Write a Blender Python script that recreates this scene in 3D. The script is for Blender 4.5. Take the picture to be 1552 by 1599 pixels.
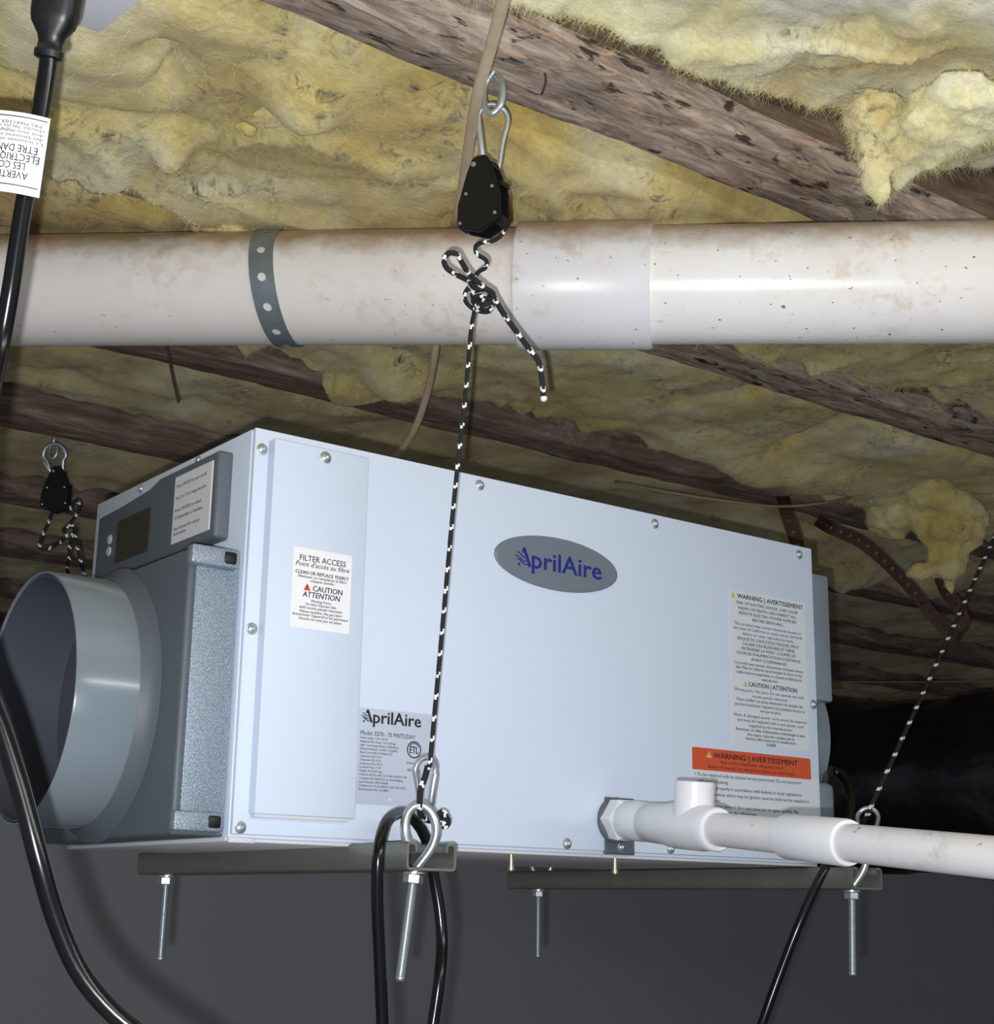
import bpy, bmesh, math, random
import numpy as np
from mathutils import Vector, Matrix, noise as mn

for o in list(bpy.data.objects): bpy.data.objects.remove(o, do_unlink=True)
SC = bpy.context.scene
COL = SC.collection
random.seed(7); RNG = np.random.default_rng(7)

# ---------------------------------------------------------------- camera (origin: lower near-left corner of the machine's case)
FPX = 2397.7; YAW, PIT, ROL = .63950, .25270, .0173
CAM = np.array([-.5493, -1.0697, -.0484])
_c, _s = math.cos(YAW), math.sin(YAW)
FW = np.array([_s*math.cos(PIT), _c*math.cos(PIT), math.sin(PIT)])
_rt = np.array([_c, -_s, 0.]); _up = np.cross(_rt, FW)
RT = _rt*math.cos(ROL)+_up*math.sin(ROL); UP = -_rt*math.sin(ROL)+_up*math.cos(ROL)
cd = bpy.data.cameras.new('camera'); cam = bpy.data.objects.new('camera', cd); COL.objects.link(cam)
cd.sensor_fit = 'HORIZONTAL'; cd.sensor_width = 36; cd.lens = FPX/1552*36; cd.clip_start = .01
cam.matrix_world = Matrix([[RT[0], UP[0], -FW[0], CAM[0]], [RT[1], UP[1], -FW[1], CAM[1]], [RT[2], UP[2], -FW[2], CAM[2]], [0, 0, 0, 1]])
SC.camera = cam
# ---------------------------------------------------------------- light: the phone's flash beside the lens, and a faint fill from the rest of the crawl space
W = bpy.data.worlds.new('world'); SC.world = W; W.use_nodes = True
W.node_tree.nodes['Background'].inputs[0].default_value = (.80, .88, 1, 1)
W.node_tree.nodes['Background'].inputs[1].default_value = .24
def lamp(name, kind, loc, energy, color, size):
    l = bpy.data.lights.new(name, kind); l.energy = energy; l.color = color
    if kind == 'POINT': l.shadow_soft_size = size
    else: l.size = size
    o = bpy.data.objects.new(name, l); COL.objects.link(o); o.location = loc; return o
lamp('phone_flash', 'POINT', tuple(CAM - RT*.016 - UP*.022 - FW*.004), 44, (.97, .985, 1.0), .004)
# the LED tube the photographer hung behind himself
lt = lamp('tube_lamp', 'AREA', (.40, -1.62, .44), 6.0, (1.0, .985, .96), 1.5)
lt.data.shape = 'RECTANGLE'; lt.data.size_y = .05; lt.rotation_euler = (math.radians(94), 0, 0)
SC.view_settings.view_transform = 'Standard'; SC.view_settings.look = 'None'
SC.view_settings.exposure = 0; SC.view_settings.gamma = 1; SC.view_settings.use_curve_mapping = False

# ---------------------------------------------------------------- helpers
def lin(c): return tuple(((v/255)/12.92 if v/255 <= .04045 else ((v/255+.055)/1.055)**2.4) for v in c)
def _ray(px, py): return FW + RT*(px-776)/FPX - UP*(py-799.5)/FPX
def at(px, py, dep): return CAM + _ray(px, py)*dep
def onz(px, py, z): d = _ray(px, py); return CAM + d*(z-CAM[2])/d[2]
def onx(px, py, x): d = _ray(px, py); return CAM + d*(x-CAM[0])/d[0]
def ony(px, py, y): d = _ray(px, py); return CAM + d*(y-CAM[1])/d[1]

def mesh_obj(name, V, F, mats, parent=None, smooth=False, fm=None):
    me = bpy.data.meshes.new(name); me.from_pydata([tuple(v) for v in V], [], [tuple(f) for f in F]); me.validate()
    for m in (mats if isinstance(mats, (list, tuple)) else [mats]): me.materials.append(m)
    if fm is not None: me.polygons.foreach_set('material_index', list(fm)[:len(me.polygons)])
    if smooth: me.polygons.foreach_set('use_smooth', [True]*len(me.polygons))
    o = bpy.data.objects.new(name, me); COL.objects.link(o)
    if parent is not None: o.parent = parent
    return o
def bm_obj(name, bm, mats, parent=None, smooth=False, auto=None):
    bmesh.ops.recalc_face_normals(bm, faces=bm.faces)
    me = bpy.data.meshes.new(name); bm.to_mesh(me); bm.free()
    for m in (mats if isinstance(mats, (list, tuple)) else [mats]): me.materials.append(m)
    if smooth: me.polygons.foreach_set('use_smooth', [True]*len(me.polygons))
    if auto: me.set_sharp_from_angle(angle=math.radians(auto))
    o = bpy.data.objects.new(name, me); COL.objects.link(o)
    if parent is not None: o.parent = parent
    return o
def tag(o, label, cat, group=None, kind=None):
    if label: o['label'] = label
    if cat: o['category'] = cat
    if group: o['group'] = group
    if kind: o['kind'] = kind
    return o
def thing(name, label, cat, loc=(0, 0, 0), group=None):
    o = bpy.data.objects.new(name, None); COL.objects.link(o); o.empty_display_size = .02
    o.location = tuple(loc); return tag(o, label, cat, group)
def adopt(root):
    """parts are modelled in world space: shift them under the root placed at its base"""
    T = Matrix.Translation(-root.location)
    done = set()
    def go(o):
        for ch in o.children:
            if ch.data is not None and ch.data.name not in done:
                ch.data.transform(T); done.add(ch.data.name)
            go(ch)
    go(root)
def box_bm(a, b, bev=0, seg=2, bm=None):
    bm = bm or bmesh.new()
    r = bmesh.ops.create_cube(bm, size=1)
    vs = r['verts']
    for v in vs: v.co = Vector([(a[i]+b[i])/2 + v.co[i]*abs(b[i]-a[i]) for i in range(3)])
    if bev:
        es = list({e for v in vs for e in v.link_edges})
        bmesh.ops.bevel(bm, geom=es, offset=bev, segments=seg, affect='EDGES', profile=.5)
    return bm
def box(name, a, b, mat, parent=None, bev=0, seg=2):
    return bm_obj(name, box_bm(a, b, bev, seg), mat, parent, smooth=bool(bev), auto=35 if bev else None)
def frame_of(d):
    d = np.array(d, float); d /= np.linalg.norm(d)
    h = np.array([0, 0, 1.]) if abs(d[2]) < .9 else np.array([1., 0, 0])
    u = np.cross(h, d); u /= np.linalg.norm(u); return u, np.cross(d, u), d
def lathe_vf(p0, d, prof, n=32, cap=True, rot=0.):
    """prof: (distance along axis, radius)"""
    u, v, d = frame_of(d); p0 = np.array(p0, float); V = []; F = []
    for (t, r) in prof:
        for k in range(n):
            a = 2*math.pi*k/n+rot; V.append(p0+d*t+(u*math.cos(a)+v*math.sin(a))*r)
    for i in range(len(prof)-1):
        for k in range(n):
            F.append((i*n+k, i*n+(k+1) % n, (i+1)*n+(k+1) % n, (i+1)*n+k))
    if cap:
        F.append(tuple(range(n-1, -1, -1))); F.append(tuple((len(prof)-1)*n+k for k in range(n)))
    return V, F
def lathe(name, p0, d, prof, mat, parent=None, n=32, cap=True, auto=30, rot=0.):
    V, F = lathe_vf(p0, d, prof, n, cap, rot)
    o = mesh_obj(name, V, F, mat, parent, True); o.data.set_sharp_from_angle(angle=math.radians(auto)); return o
def smooth_path(P, step=.004, closed=False):
    P = np.array(P, float); n = len(P)
    idx = lambda i: P[i % n] if closed else P[min(max(i, 0), n-1)]
    out = []
    for i in range(n if closed else n-1):
        p0, p1, p2, p3 = idx(i-1), idx(i), idx(i+1), idx(i+2)
        if not closed:
            if i == 0: p0 = 2*p1-p2
            if i == n-2: p3 = 2*p2-p1
        m = max(2, int(np.linalg.norm(p2-p1)/step))
        for k in range(m):
            t = k/m
            out.append(.5*((2*p1)+(-p0+p2)*t+(2*p0-5*p1+4*p2-p3)*t*t+(-p0+3*p1-3*p2+p3)*t**3))
    if not closed: out.append(P[-1])
    return np.array(out)
def resample(P, step):
    L = np.r_[0, np.cumsum(np.linalg.norm(np.diff(P, axis=0), axis=1))]
    n = max(2, int(L[-1]/step)); s = np.linspace(0, L[-1], n+1)
    return np.stack([np.interp(s, L, P[:, i]) for i in range(3)], 1)
def sweep(P, rad, n=10, closed=False, flat=None):
    P = np.array(P, float); m = len(P); V = []; F = []
    T = np.gradient(P, axis=0)
    if closed: T = np.roll(P, -1, 0)-np.roll(P, 1, 0)
    T /= np.linalg.norm(T, axis=1)[:, None]+1e-12
    u = frame_of(T[0])[0]
    R = rad if hasattr(rad, '__len__') else [rad]*m
    for i in range(m):
        u = u-T[i]*np.dot(u, T[i]); u /= np.linalg.norm(u); v = np.cross(T[i], u)
        for k in range(n):
            a = 2*math.pi*k/n
            if flat: V.append(P[i]+u*math.cos(a)*R[i]*flat+v*math.sin(a)*R[i])
            else: V.append(P[i]+(u*math.cos(a)+v*math.sin(a))*R[i])
    for i in range(m if closed else m-1):
        j = (i+1) % m
        for k in range(n): F.append((i*n+k, i*n+(k+1) % n, j*n+(k+1) % n, j*n+k))
    if not closed: F.append(tuple(range(n-1, -1, -1))); F.append(tuple((m-1)*n+k for k in range(n)))
    return V, F
def tube(name, P, rad, mat, parent=None, n=12, closed=False, step=.004, flat=None, caps_round=False):
    Q = smooth_path(P, step, closed)
    V, F = sweep(Q, rad, n, closed, flat); return mesh_obj(name, V, F, mat, parent, True)
def joinvf(parts):
    V = []; F = []
    for v, f in parts:
        k = len(V); V += list(v); F += [tuple(i+k for i in q) for q in f]
    return V, F

# ---------------------------------------------------------------- materials
def nodes(name):
    m = bpy.data.materials.new(name); m.use_nodes = True
    nt = m.node_tree; b = nt.nodes['Principled BSDF']; return m, nt, b
def N(nt, t, **kw):
    n = nt.nodes.new(t)
    for k, v in kw.items():
        if k in n.inputs: n.inputs[k].default_value = v
        else: setattr(n, k, v)
    return n
def ramp(nt, fac, stops):
    r = nt.nodes.new('ShaderNodeValToRGB'); e = r.color_ramp.elements
    while len(e) < len(stops): e.new(.5)
    for i, (p, c) in enumerate(stops): e[i].position = p; e[i].color = (*c, 1) if len(c) == 3 else c
    nt.links.new(fac, r.inputs[0]); return r.outputs[0]
def mix(nt, fac, a, b, mode='MIX'):
    m = nt.nodes.new('ShaderNodeMix'); m.data_type = 'RGBA'; m.blend_type = mode
    if isinstance(fac, (int, float)): m.inputs[0].default_value = fac
    else: nt.links.new(fac, m.inputs[0])
    for s, i in ((a, 6), (b, 7)):
        if isinstance(s, tuple): m.inputs[i].default_value = (*s, 1)
        else: nt.links.new(s, m.inputs[i])
    return m.outputs[2]
def tex(nt, scale, detail=4, rough=.55, stretch=None, dist=0):
    tc = nt.nodes.new('ShaderNodeTexCoord'); out = tc.outputs['Object']
    if stretch:
        mp = nt.nodes.new('ShaderNodeMapping'); mp.inputs['Scale'].default_value = stretch
        nt.links.new(out, mp.inputs[0]); out = mp.outputs[0]
    n = N(nt, 'ShaderNodeTexNoise', Scale=scale, Detail=detail, Roughness=rough, Distortion=dist)
    nt.links.new(out, n.inputs['Vector']); return n.outputs['Fac']
def bump(nt, b, h, strength, dist):
    n = N(nt, 'ShaderNodeBump', Strength=strength, Distance=dist); nt.links.new(h, n.inputs['Height'])
    nt.links.new(n.outputs[0], b.inputs['Normal'])
def simple(name, rgb, rough=.5, metal=0., bumpsc=None, bstr=.1, bd=.0005, var=.0, coat=0.):
    m, nt, b = nodes(name); c = lin(rgb)
    b.inputs['Base Color'].default_value = (*c, 1); b.inputs['Roughness'].default_value = rough; b.inputs['Metallic'].default_value = metal
    if coat: b.inputs['Coat Weight'].default_value = coat; b.inputs['Coat Roughness'].default_value = .12
    if var:
        f = tex(nt, 60, 4); o = mix(nt, f, tuple(x*(1-var) for x in c), tuple(min(1, x*(1+var)) for x in c)); nt.links.new(o, b.inputs['Base Color'])
    if bumpsc: bump(nt, b, tex(nt, bumpsc, 3), bstr, bd)
    return m
M = {}
M['case'] = simple('case_paint', (214, 227, 246), .42, 0, 900, .12, .0003)
M['edge'] = simple('case_edge', (214, 214, 222), .4)
M['grey'] = simple('grey_plastic', (124, 136, 146), .2, 0, 700, .06, .0002, coat=.3)
M['greyd'] = simple('grey_panel_plastic', (92, 100, 109), .5, 0, 900, .15, .0003)
M['sticker'] = simple('paper_sticker', (228, 228, 234), .5)
M['stickerw'] = simple('white_sticker', (246, 246, 250), .4)
M['stickerg'] = simple('clear_grey_sticker', (212, 219, 226), .35)
M['plate'] = simple('silver_rating_plate', (198, 208, 226), .35, .25)
M['orange'] = simple('orange_print', (204, 84, 48), .45)
M['ink'] = simple('black_ink', (28, 30, 36), .6)
M['blue'] = simple('blue_ink', (22, 30, 130), .5)
M['yellow'] = simple('amber_ink', (226, 190, 110), .5)
M['badge'] = simple('badge_grey', (118, 130, 142), .35, .2)
M['lcd'] = simple('lcd_glass', (62, 62, 52), .12)
M['button'] = simple('button_grey', (190, 186, 190), .5)
M['zinc'] = simple('zinc_plated_steel', (196, 202, 208), .34, .8, 300, .15, .0004)
M['zincd'] = simple('dull_zinc_steel', (126, 127, 120), .42, .5, 250, .2, .0004, var=.15)
M['brass'] = simple('brass', (226, 205, 160), .3, .9)
M['black'] = simple('black_plastic', (15, 16, 18), .4, 0, 500, .1, .0003)
M['rubber'] = simple('black_cable_jacket', (13, 14, 16), .2, 0, None)
M['rope'] = simple('black_braided_rope', (30, 31, 34), .85)
M['fleck'] = simple('white_reflective_thread', (250, 250, 252), .5)
M['blackpoly'] = simple('black_polythene', (20, 21, 25), .3, 0, 8, .7, .02)
M['boxw'] = simple('white_box_plastic', (226, 228, 234), .5)
M['tagw'] = simple('white_vinyl_tag', (240, 240, 244), .45)
M['rust'] = simple('rusty_strap', (82, 54, 47), .85, .1, 120, .4, .001, var=.4)
M['galvstrap'] = simple('grey_hanger_strap', (128, 140, 146), .4, .45, 200, .25, .0006, var=.2)
M['wire'] = simple('thin_wire', (150, 136, 112), .6)
M['subfloor'] = simple('subfloor_boards', (96, 78, 62), .8, 0, 40, .5, .003, var=.3)
M['floor'] = simple('ground_liner', (150, 150, 150), .6, 0, 10, .4, .01)
def pvc(name, base, stain, amt, rough=.34, dust=0., scale=26):
    """plastic pipe with smudges, specks, scuffs and the dust that has settled on its upper side"""
    m, nt, b = nodes(name); c = lin(base); s = lin(stain)
    def g(f, p0, p1, k=1.):
        n = nt.nodes.new('ShaderNodeMapRange'); n.inputs[1].default_value = p0; n.inputs[2].default_value = p1; n.inputs[4].default_value = k; nt.links.new(f, n.inputs[0]); return n.outputs[0]
    def mul(a, d):
        n = nt.nodes.new('ShaderNodeMath'); n.operation = 'MULTIPLY'; nt.links.new(a, n.inputs[0]); nt.links.new(d, n.inputs[1]); return n.outputs[0]
    o = mix(nt, g(tex(nt, 7, 5, .6), .40, .75, amt), c, tuple(a*.7+d*.3 for a, d in zip(c, s)))
    o = mix(nt, mul(g(tex(nt, 9, 4, .6), .52, .66), g(tex(nt, 70, 6, .7), .46, .62, amt)), o, s)
    o = mix(nt, g(tex(nt, 150, 2, .5, (1, 1, 1.5)), .715, .74, amt*1.3), o, lin((104, 90, 78)))
    o = mix(nt, g(tex(nt, 40, 7, .75, (.4, .4, 2.5), .3), .63, .72, amt*.6), o, lin((150, 132, 118)))
    if dust:
        ge = nt.nodes.new('ShaderNodeNewGeometry'); sx = nt.nodes.new('ShaderNodeSeparateXYZ'); nt.links.new(ge.outputs['Normal'], sx.inputs[0])
        ad = nt.nodes.new('ShaderNodeMath'); ad.operation = 'MULTIPLY_ADD'; nt.links.new(tex(nt, 30, 6, .7), ad.inputs[0]); ad.inputs[1].default_value = .9; nt.links.new(sx.outputs['Z'], ad.inputs[2])
        o = mix(nt, g(ad.outputs[0], .62, 1.15, dust), o, lin((158, 126, 92)))
    nt.links.new(o, b.inputs['Base Color']); b.inputs['Roughness'].default_value = rough
    bump(nt, b, tex(nt, 60, 3), .08, .001); return m
M['pvc_old'] = pvc('weathered_pvc', (236, 231, 228), (186, 160, 134), .32, .3, .9)
M['pvc_mid'] = pvc('coupling_pvc', (232, 233, 238), (196, 158, 120), .6, .34, .8)
M['pvc_new'] = pvc('pale_pvc', (246, 245, 243), (204, 166, 122), .7, .26, .7)
M['pvc_white'] = pvc('clean_white_pvc', (232, 234, 240), (206, 204, 204), .15, .3)
M['pvc_pipe'] = pvc('condensate_pvc', (228, 227, 230), (170, 158, 150), .5, .3)
def galv(name):
    m, nt, b = nodes(name)
    tc = nt.nodes.new('ShaderNodeTexCoord'); v = N(nt, 'ShaderNodeTexVoronoi', Scale=900); nt.links.new(tc.outputs['Object'], v.inputs['Vector'])
    o = ramp(nt, v.outputs['Distance'], [(0, lin((196, 206, 218))), (.6, lin((128, 142, 158)))])
    nt.links.new(o, b.inputs['Base Color']); b.inputs['Metallic'].default_value = .35; b.inputs['Roughness'].default_value = .45
    bump(nt, b, v.outputs['Distance'], .35, .0006); return m
M['galv'] = galv('hammered_galvanised')
def fibre(name, cols, dirt, dark=(96, 84, 74)):
    """yellow glass wool: cloudy mix of yellows, grey dust stains, thready relief"""
    m, nt, b = nodes(name)
    f = tex(nt, 7, 6, .6, None, .4)
    o = ramp(nt, f, [(.35, lin(cols[0])), (.45, lin(cols[1])), (.54, lin(cols[2])), (.65, lin(cols[3]))])
    g = ramp(nt, tex(nt, 34, 8, .72, (1, .7, 1), 1.0), [(.32, (.82, .80, .77)), (.60, (1.04, 1.04, 1.04))])
    o = mix(nt, .8, o, g, 'MULTIPLY')
    th = ramp(nt, tex(nt, 150, 4, .7, (.35, 1, .6), 1.6), [(.30, (.74, .72, .69)), (.5, (1, 1, 1)), (.8, (1.1, 1.1, 1.1))])
    o = mix(nt, .65, o, th, 'MULTIPLY')
    d1 = ramp(nt, tex(nt, 9, 7, .66, None, 1.2), [(.56-dirt*.08, (0, 0, 0)), (.68-dirt*.04, (1, 1, 1))])
    d2 = ramp(nt, tex(nt, 46, 6, .75, None, 1.8), [(.48, (0, 0, 0)), (.64, (1, 1, 1))])
    dd = mix(nt, 1., d1, d2, 'MULTIPLY'); s = nt.nodes.new('ShaderNodeSeparateColor'); nt.links.new(dd, s.inputs[0])
    o = mix(nt, s.outputs[0], o, lin(dark))
    nt.links.new(o, b.inputs['Base Color']); b.inputs['Roughness'].default_value = 1; b.inputs['Specular IOR Level'].default_value = .1; b.inputs['Sheen Weight'].default_value = .35; b.inputs['Sheen Roughness'].default_value = .5
    a1 = nt.nodes.new('ShaderNodeMath'); a1.operation = 'ADD'
    nt.links.new(tex(nt, 55, 8, .72, None, 1.2), a1.inputs[0]); nt.links.new(tex(nt, 260, 4, .75, (.35, 1, .6), 1.5), a1.inputs[1])
    bump(nt, b, a1.outputs[0], .6, .004); return m
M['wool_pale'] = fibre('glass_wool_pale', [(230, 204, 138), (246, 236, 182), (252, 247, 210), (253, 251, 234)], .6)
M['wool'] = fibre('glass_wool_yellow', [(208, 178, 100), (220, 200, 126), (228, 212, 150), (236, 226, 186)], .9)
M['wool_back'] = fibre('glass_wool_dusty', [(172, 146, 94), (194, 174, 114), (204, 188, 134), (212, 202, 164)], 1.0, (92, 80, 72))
M['strand'] = simple('glass_fibre_strand', (240, 230, 170), .8)
def wood(name, a, b_, c, scale, bark):
    m, nt, b = nodes(name)
    f = tex(nt, scale, 8, .7, (.22, 1, 1), 1.2)
    o = ramp(nt, f, [(.30, lin(a)), (.48, lin(b_)), (.62, lin(c)), (.78, lin(tuple(min(255, x+28) for x in c)))])
    g = ramp(nt, tex(nt, scale*4, 6, .7, (.12, 1, 1), .6), [(.3, (.5, .48, .47)), (.6, (1.16, 1.13, 1.1))]); o = mix(nt, .8, o, g, 'MULTIPLY')
    if bark:
        k = ramp(nt, tex(nt, scale*1.6, 4, .6, (.35, 1, 1), .5), [(.355, (1, 1, 1)), (.42, (0, 0, 0))]); s = nt.nodes.new('ShaderNodeSeparateColor'); nt.links.new(k, s.inputs[0])
        o = mix(nt, s.outputs[0], o, lin((70, 60, 56)))
        k2 = ramp(nt, tex(nt, scale*2.2, 6, .7, (.14, 1, 1), .9), [(.56, (0, 0, 0)), (.66, (1, 1, 1))]); s2 = nt.nodes.new('ShaderNodeSeparateColor'); nt.links.new(k2, s2.inputs[0])
        o = mix(nt, s2.outputs[0], o, lin((212, 178, 146)))
    nt.links.new(o, b.inputs['Base Color']); b.inputs['Roughness'].default_value = .85; b.inputs['Specular IOR Level'].default_value = .2
    bump(nt, b, f, .9, .006); return m
M['bark'] = wood('barky_joist_wood', (106, 96, 88), (164, 148, 136), (206, 190, 176), 46, True)
M['woodside'] = wood('rough_joist_side', (84, 72, 62), (116, 98, 84), (142, 122, 104), 30, False)  # plain rough side; weaker flash on this face is put into the darker colour
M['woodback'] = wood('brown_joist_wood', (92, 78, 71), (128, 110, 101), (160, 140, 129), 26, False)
M['cable'] = simple('tan_cable_sheath', (206, 184, 156), .6, 0, 160, .3, .0008, var=.22)
def liner():
    m, nt, b = nodes('grey_wall_liner')
    o = mix(nt, tex(nt, 3, 4), lin((190, 190, 197)), lin((199, 199, 204))); nt.links.new(o, b.inputs['Base Color'])
    b.inputs['Roughness'].default_value = .55; bump(nt, b, tex(nt, 2.2, 3), .15, .03); return m
M['liner'] = liner()

# ---------------------------------------------------------------- lettering
def text_vf(s, h, x, y, align='C', width=None, bold=0., ital=0., res=2):
    """flat letters in 2-D; h = capital height; returns verts, faces"""
    cu = bpy.data.curves.new('t', 'FONT'); cu.body = s; cu.size = 1; cu.resolution_u = res; cu.shear = ital; cu.fill_mode = 'FRONT'
    ob = bpy.data.objects.new('t', cu); me = bpy.data.meshes.new_from_object(ob)
    bpy.data.objects.remove(ob); bpy.data.curves.remove(cu)
    P = np.array([v.co[:2] for v in me.vertices]).reshape(-1, 2); F = [tuple(p.vertices) for p in me.polygons]; bpy.data.meshes.remove(me)
    if not len(P): return [], []
    k = h/.69; P = P*k; w = np.ptp(P[:, 0]); P[:, 0] -= P[:, 0].min()
    if width: P[:, 0] *= width/w; w = width
    P[:, 0] += x-(w/2 if align == 'C' else (w if align == 'R' else 0)); P[:, 1] += y
    return [tuple(p) for p in P], F
def text_parts(*a, **k):
    """heavier strokes by overprinting shifted copies"""
    b = max(0, k.pop('bold', 0)); V, F = text_vf(*a, **k); h = a[1]/.69; d = b*h
    if b < .003: return [(V, F)]
    sh = [(-d*.75, -d*.4), (d*.75, d*.4)] if b < .018 else [(-d*.95, -d*.5), (d*.95, -d*.5), (0, d*.5)]
    return [([(p[0]+x, p[1]+y) for p in V], F) for x, y in sh]
class Print:
    """collects flat print on a face: org + u*right + v*up, lifted along n"""
    def __init__(s, org, right, up, n, lift=.00014): s.o = np.array(org, float); s.r = np.array(right, float); s.u = np.array(up, float); s.n = np.array(n, float); s.lift = lift; s.parts = {}
    def add(s, mat, V, F): s.parts.setdefault(mat, []).append((V, F))
    def text(s, mat, *a, **k):
        for V, F in text_parts(*a, **k): s.add(mat, V, F)
    def poly(s, mat, pts): s.add(mat, [tuple(p) for p in pts], [tuple(range(len(pts)))])
    def bar(s, mat, pts, w):
        pts = np.array(pts, float); V = []; F = []
        T = np.gradient(pts, axis=0); T /= np.linalg.norm(T, axis=1)[:, None]
        for i, p in enumerate(pts):
            nn = np.array([-T[i][1], T[i][0]])*(w[i] if hasattr(w, '__len__') else w)/2; V += [tuple(p+nn), tuple(p-nn)]
        for i in range(len(pts)-1): F.append((2*i, 2*i+1, 2*i+3, 2*i+2))
        s.add(mat, V, F)
    def ring(s, mat, c, r, w, n=36, a0=0, a1=2*math.pi):
        s.bar(mat, [(c[0]+r*math.cos(a0+(a1-a0)*k/n), c[1]+r*math.sin(a0+(a1-a0)*k/n)) for k in range(n+1)], w)
    def tri(s, h, x, y, mark, fill):
        w = h*1.12
        s.sym = getattr(s, 'sym', [])+[(fill, [(x-w/2, y), (x+w/2, y), (x, y+h)])]
        s.add(mark, *joinvf([([(x-h*.05, y+h*.3), (x+h*.05, y+h*.3), (x+h*.06, y+h*.68), (x-h*.06, y+h*.68)], [(0, 1, 2, 3)]), ([(x-h*.05, y+h*.1), (x+h*.05, y+h*.1), (x+h*.05, y+h*.2), (x-h*.05, y+h*.2)], [(0, 1, 2, 3)])]))
    def build(s, name, parent, lifts={}, warp=None):
        out = []
        for mat, tp_ in getattr(s, 'sym', []):
            out.append(mesh_obj('warning_symbol', [s.o+s.r*p[0]+s.u*p[1]+s.n*s.lift*.6 for p in tp_], [(0, 1, 2)], M[mat], parent))
        for mat, ps in s.parts.items():
            V, F = joinvf([([(p[0], p[1], 1.2e-6*(i % 40)) for p in v], f) for i, (v, f) in enumerate(ps)]); l = s.lift*lifts.get(mat, 1)
            W3 = [s.o+s.r*p[0]+s.u*p[1]+s.n*(l+p[2]) for p in V] if warp is None else [warp(p[0], p[1], l+p[2]) for p in V]
            out.append(mesh_obj(name, W3, F, M[mat], parent))
        return out
def wordmark(pr, mat, x0, base, H, W_):
    """wordmark whose first letter has a left leg of three waves and a dot"""
    a = H; q = lambda P: smooth_path([(x0+a*x, base+a*y, 0) for x, y in P], a*.05)[:, :2]
    pr.bar(mat, q([(.40, 1.0), (.81, 0)]), a*.21)
    pr.bar(mat, q([(.31, .985), (.50, .985)]), a*.10)
    pr.bar(mat, q([(.42, .99), (.31, .74)]), a*.19)
    for P in ([(-.10, .72), (.06, .70), (.22, .58), (.38, .49), (.58, .48)], [(-.24, .50), (-.06, .51), (.12, .41), (.34, .29), (.64, .28)], [(-.12, .33), (.04, .33), (.22, .23), (.42, .12), (.72, .10)]):
        Q = q(P); n = len(Q); pr.bar(mat, Q, [a*(.02+.062*math.sin(math.pi*min(1, .08+k/n*.9))**.7) for k in range(n)])
    pr.poly(mat, [(x0+a*.06+a*.085*math.cos(k*math.pi/6), base+a*.05+a*.085*math.sin(k*math.pi/6)) for k in range(12)])
    pr.text(mat, 'prilAire', H, x0+a*.96, base, 'L', width=W_-a*.96, bold=.022)

# ================================================================ SETTING
ZJ = .62          # underside of the joists
def plane_grid(name, f, nu, nv, mat, kind=None, parent=None, smooth=True):
    V = [f(i/nu, j/nv) for i in range(nu+1) for j in range(nv+1)]
    F = [(i*(nv+1)+j, (i+1)*(nv+1)+j, (i+1)*(nv+1)+j+1, i*(nv+1)+j+1) for i in range(nu) for j in range(nv)]
    o = mesh_obj(name, V, F, mat, parent, smooth)
    if kind: o['kind'] = kind
    return o
def slab(name, a, b, mat): o = box(name, a, b, mat); o['kind'] = 'structure'; return o
slab('floor', (-2.5, -2.6, -1.0), (7.2, 3.1, -.9), M['floor'])
slab('ceiling', (-2.5, -2.6, .842), (7.2, 3.1, .90), M['subfloor'])
slab('wall_back', (-2.5, 3.02, -.9), (7.2, 3.12, .842), M['liner'])
slab('wall_right', (7.2, -2.6, -1.0), (7.3, 3.12, .90), M['liner'])

# ---- numpy value noise
def vnoise(x, y, seed):
    r = np.random.default_rng(seed); T = r.random((256, 256))
    xi = np.floor(x).astype(int); yi = np.floor(y).astype(int); fx = x-xi; fy = y-yi
    fx = fx*fx*fx*(fx*(fx*6-15)+10); fy = fy*fy*fy*(fy*(fy*6-15)+10)
    g = lambda a, b: T[a % 256, b % 256]
    return (g(xi, yi)*(1-fx)+g(xi+1, yi)*fx)*(1-fy)+(g(xi, yi+1)*(1-fx)+g(xi+1, yi+1)*fx)*fy
def fbm(x, y, seed, octv=5, gain=.5, ridge=False):
    s = 0; a = 1; t = 0
    for k in range(octv):
        n = vnoise(x*2**k+13.7*k, y*2**k+7.1*k, seed+k)
        if ridge: n = 1-abs(2*n-1)
        s = s+a*n; t += a; a *= gain
    return s/t

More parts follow.
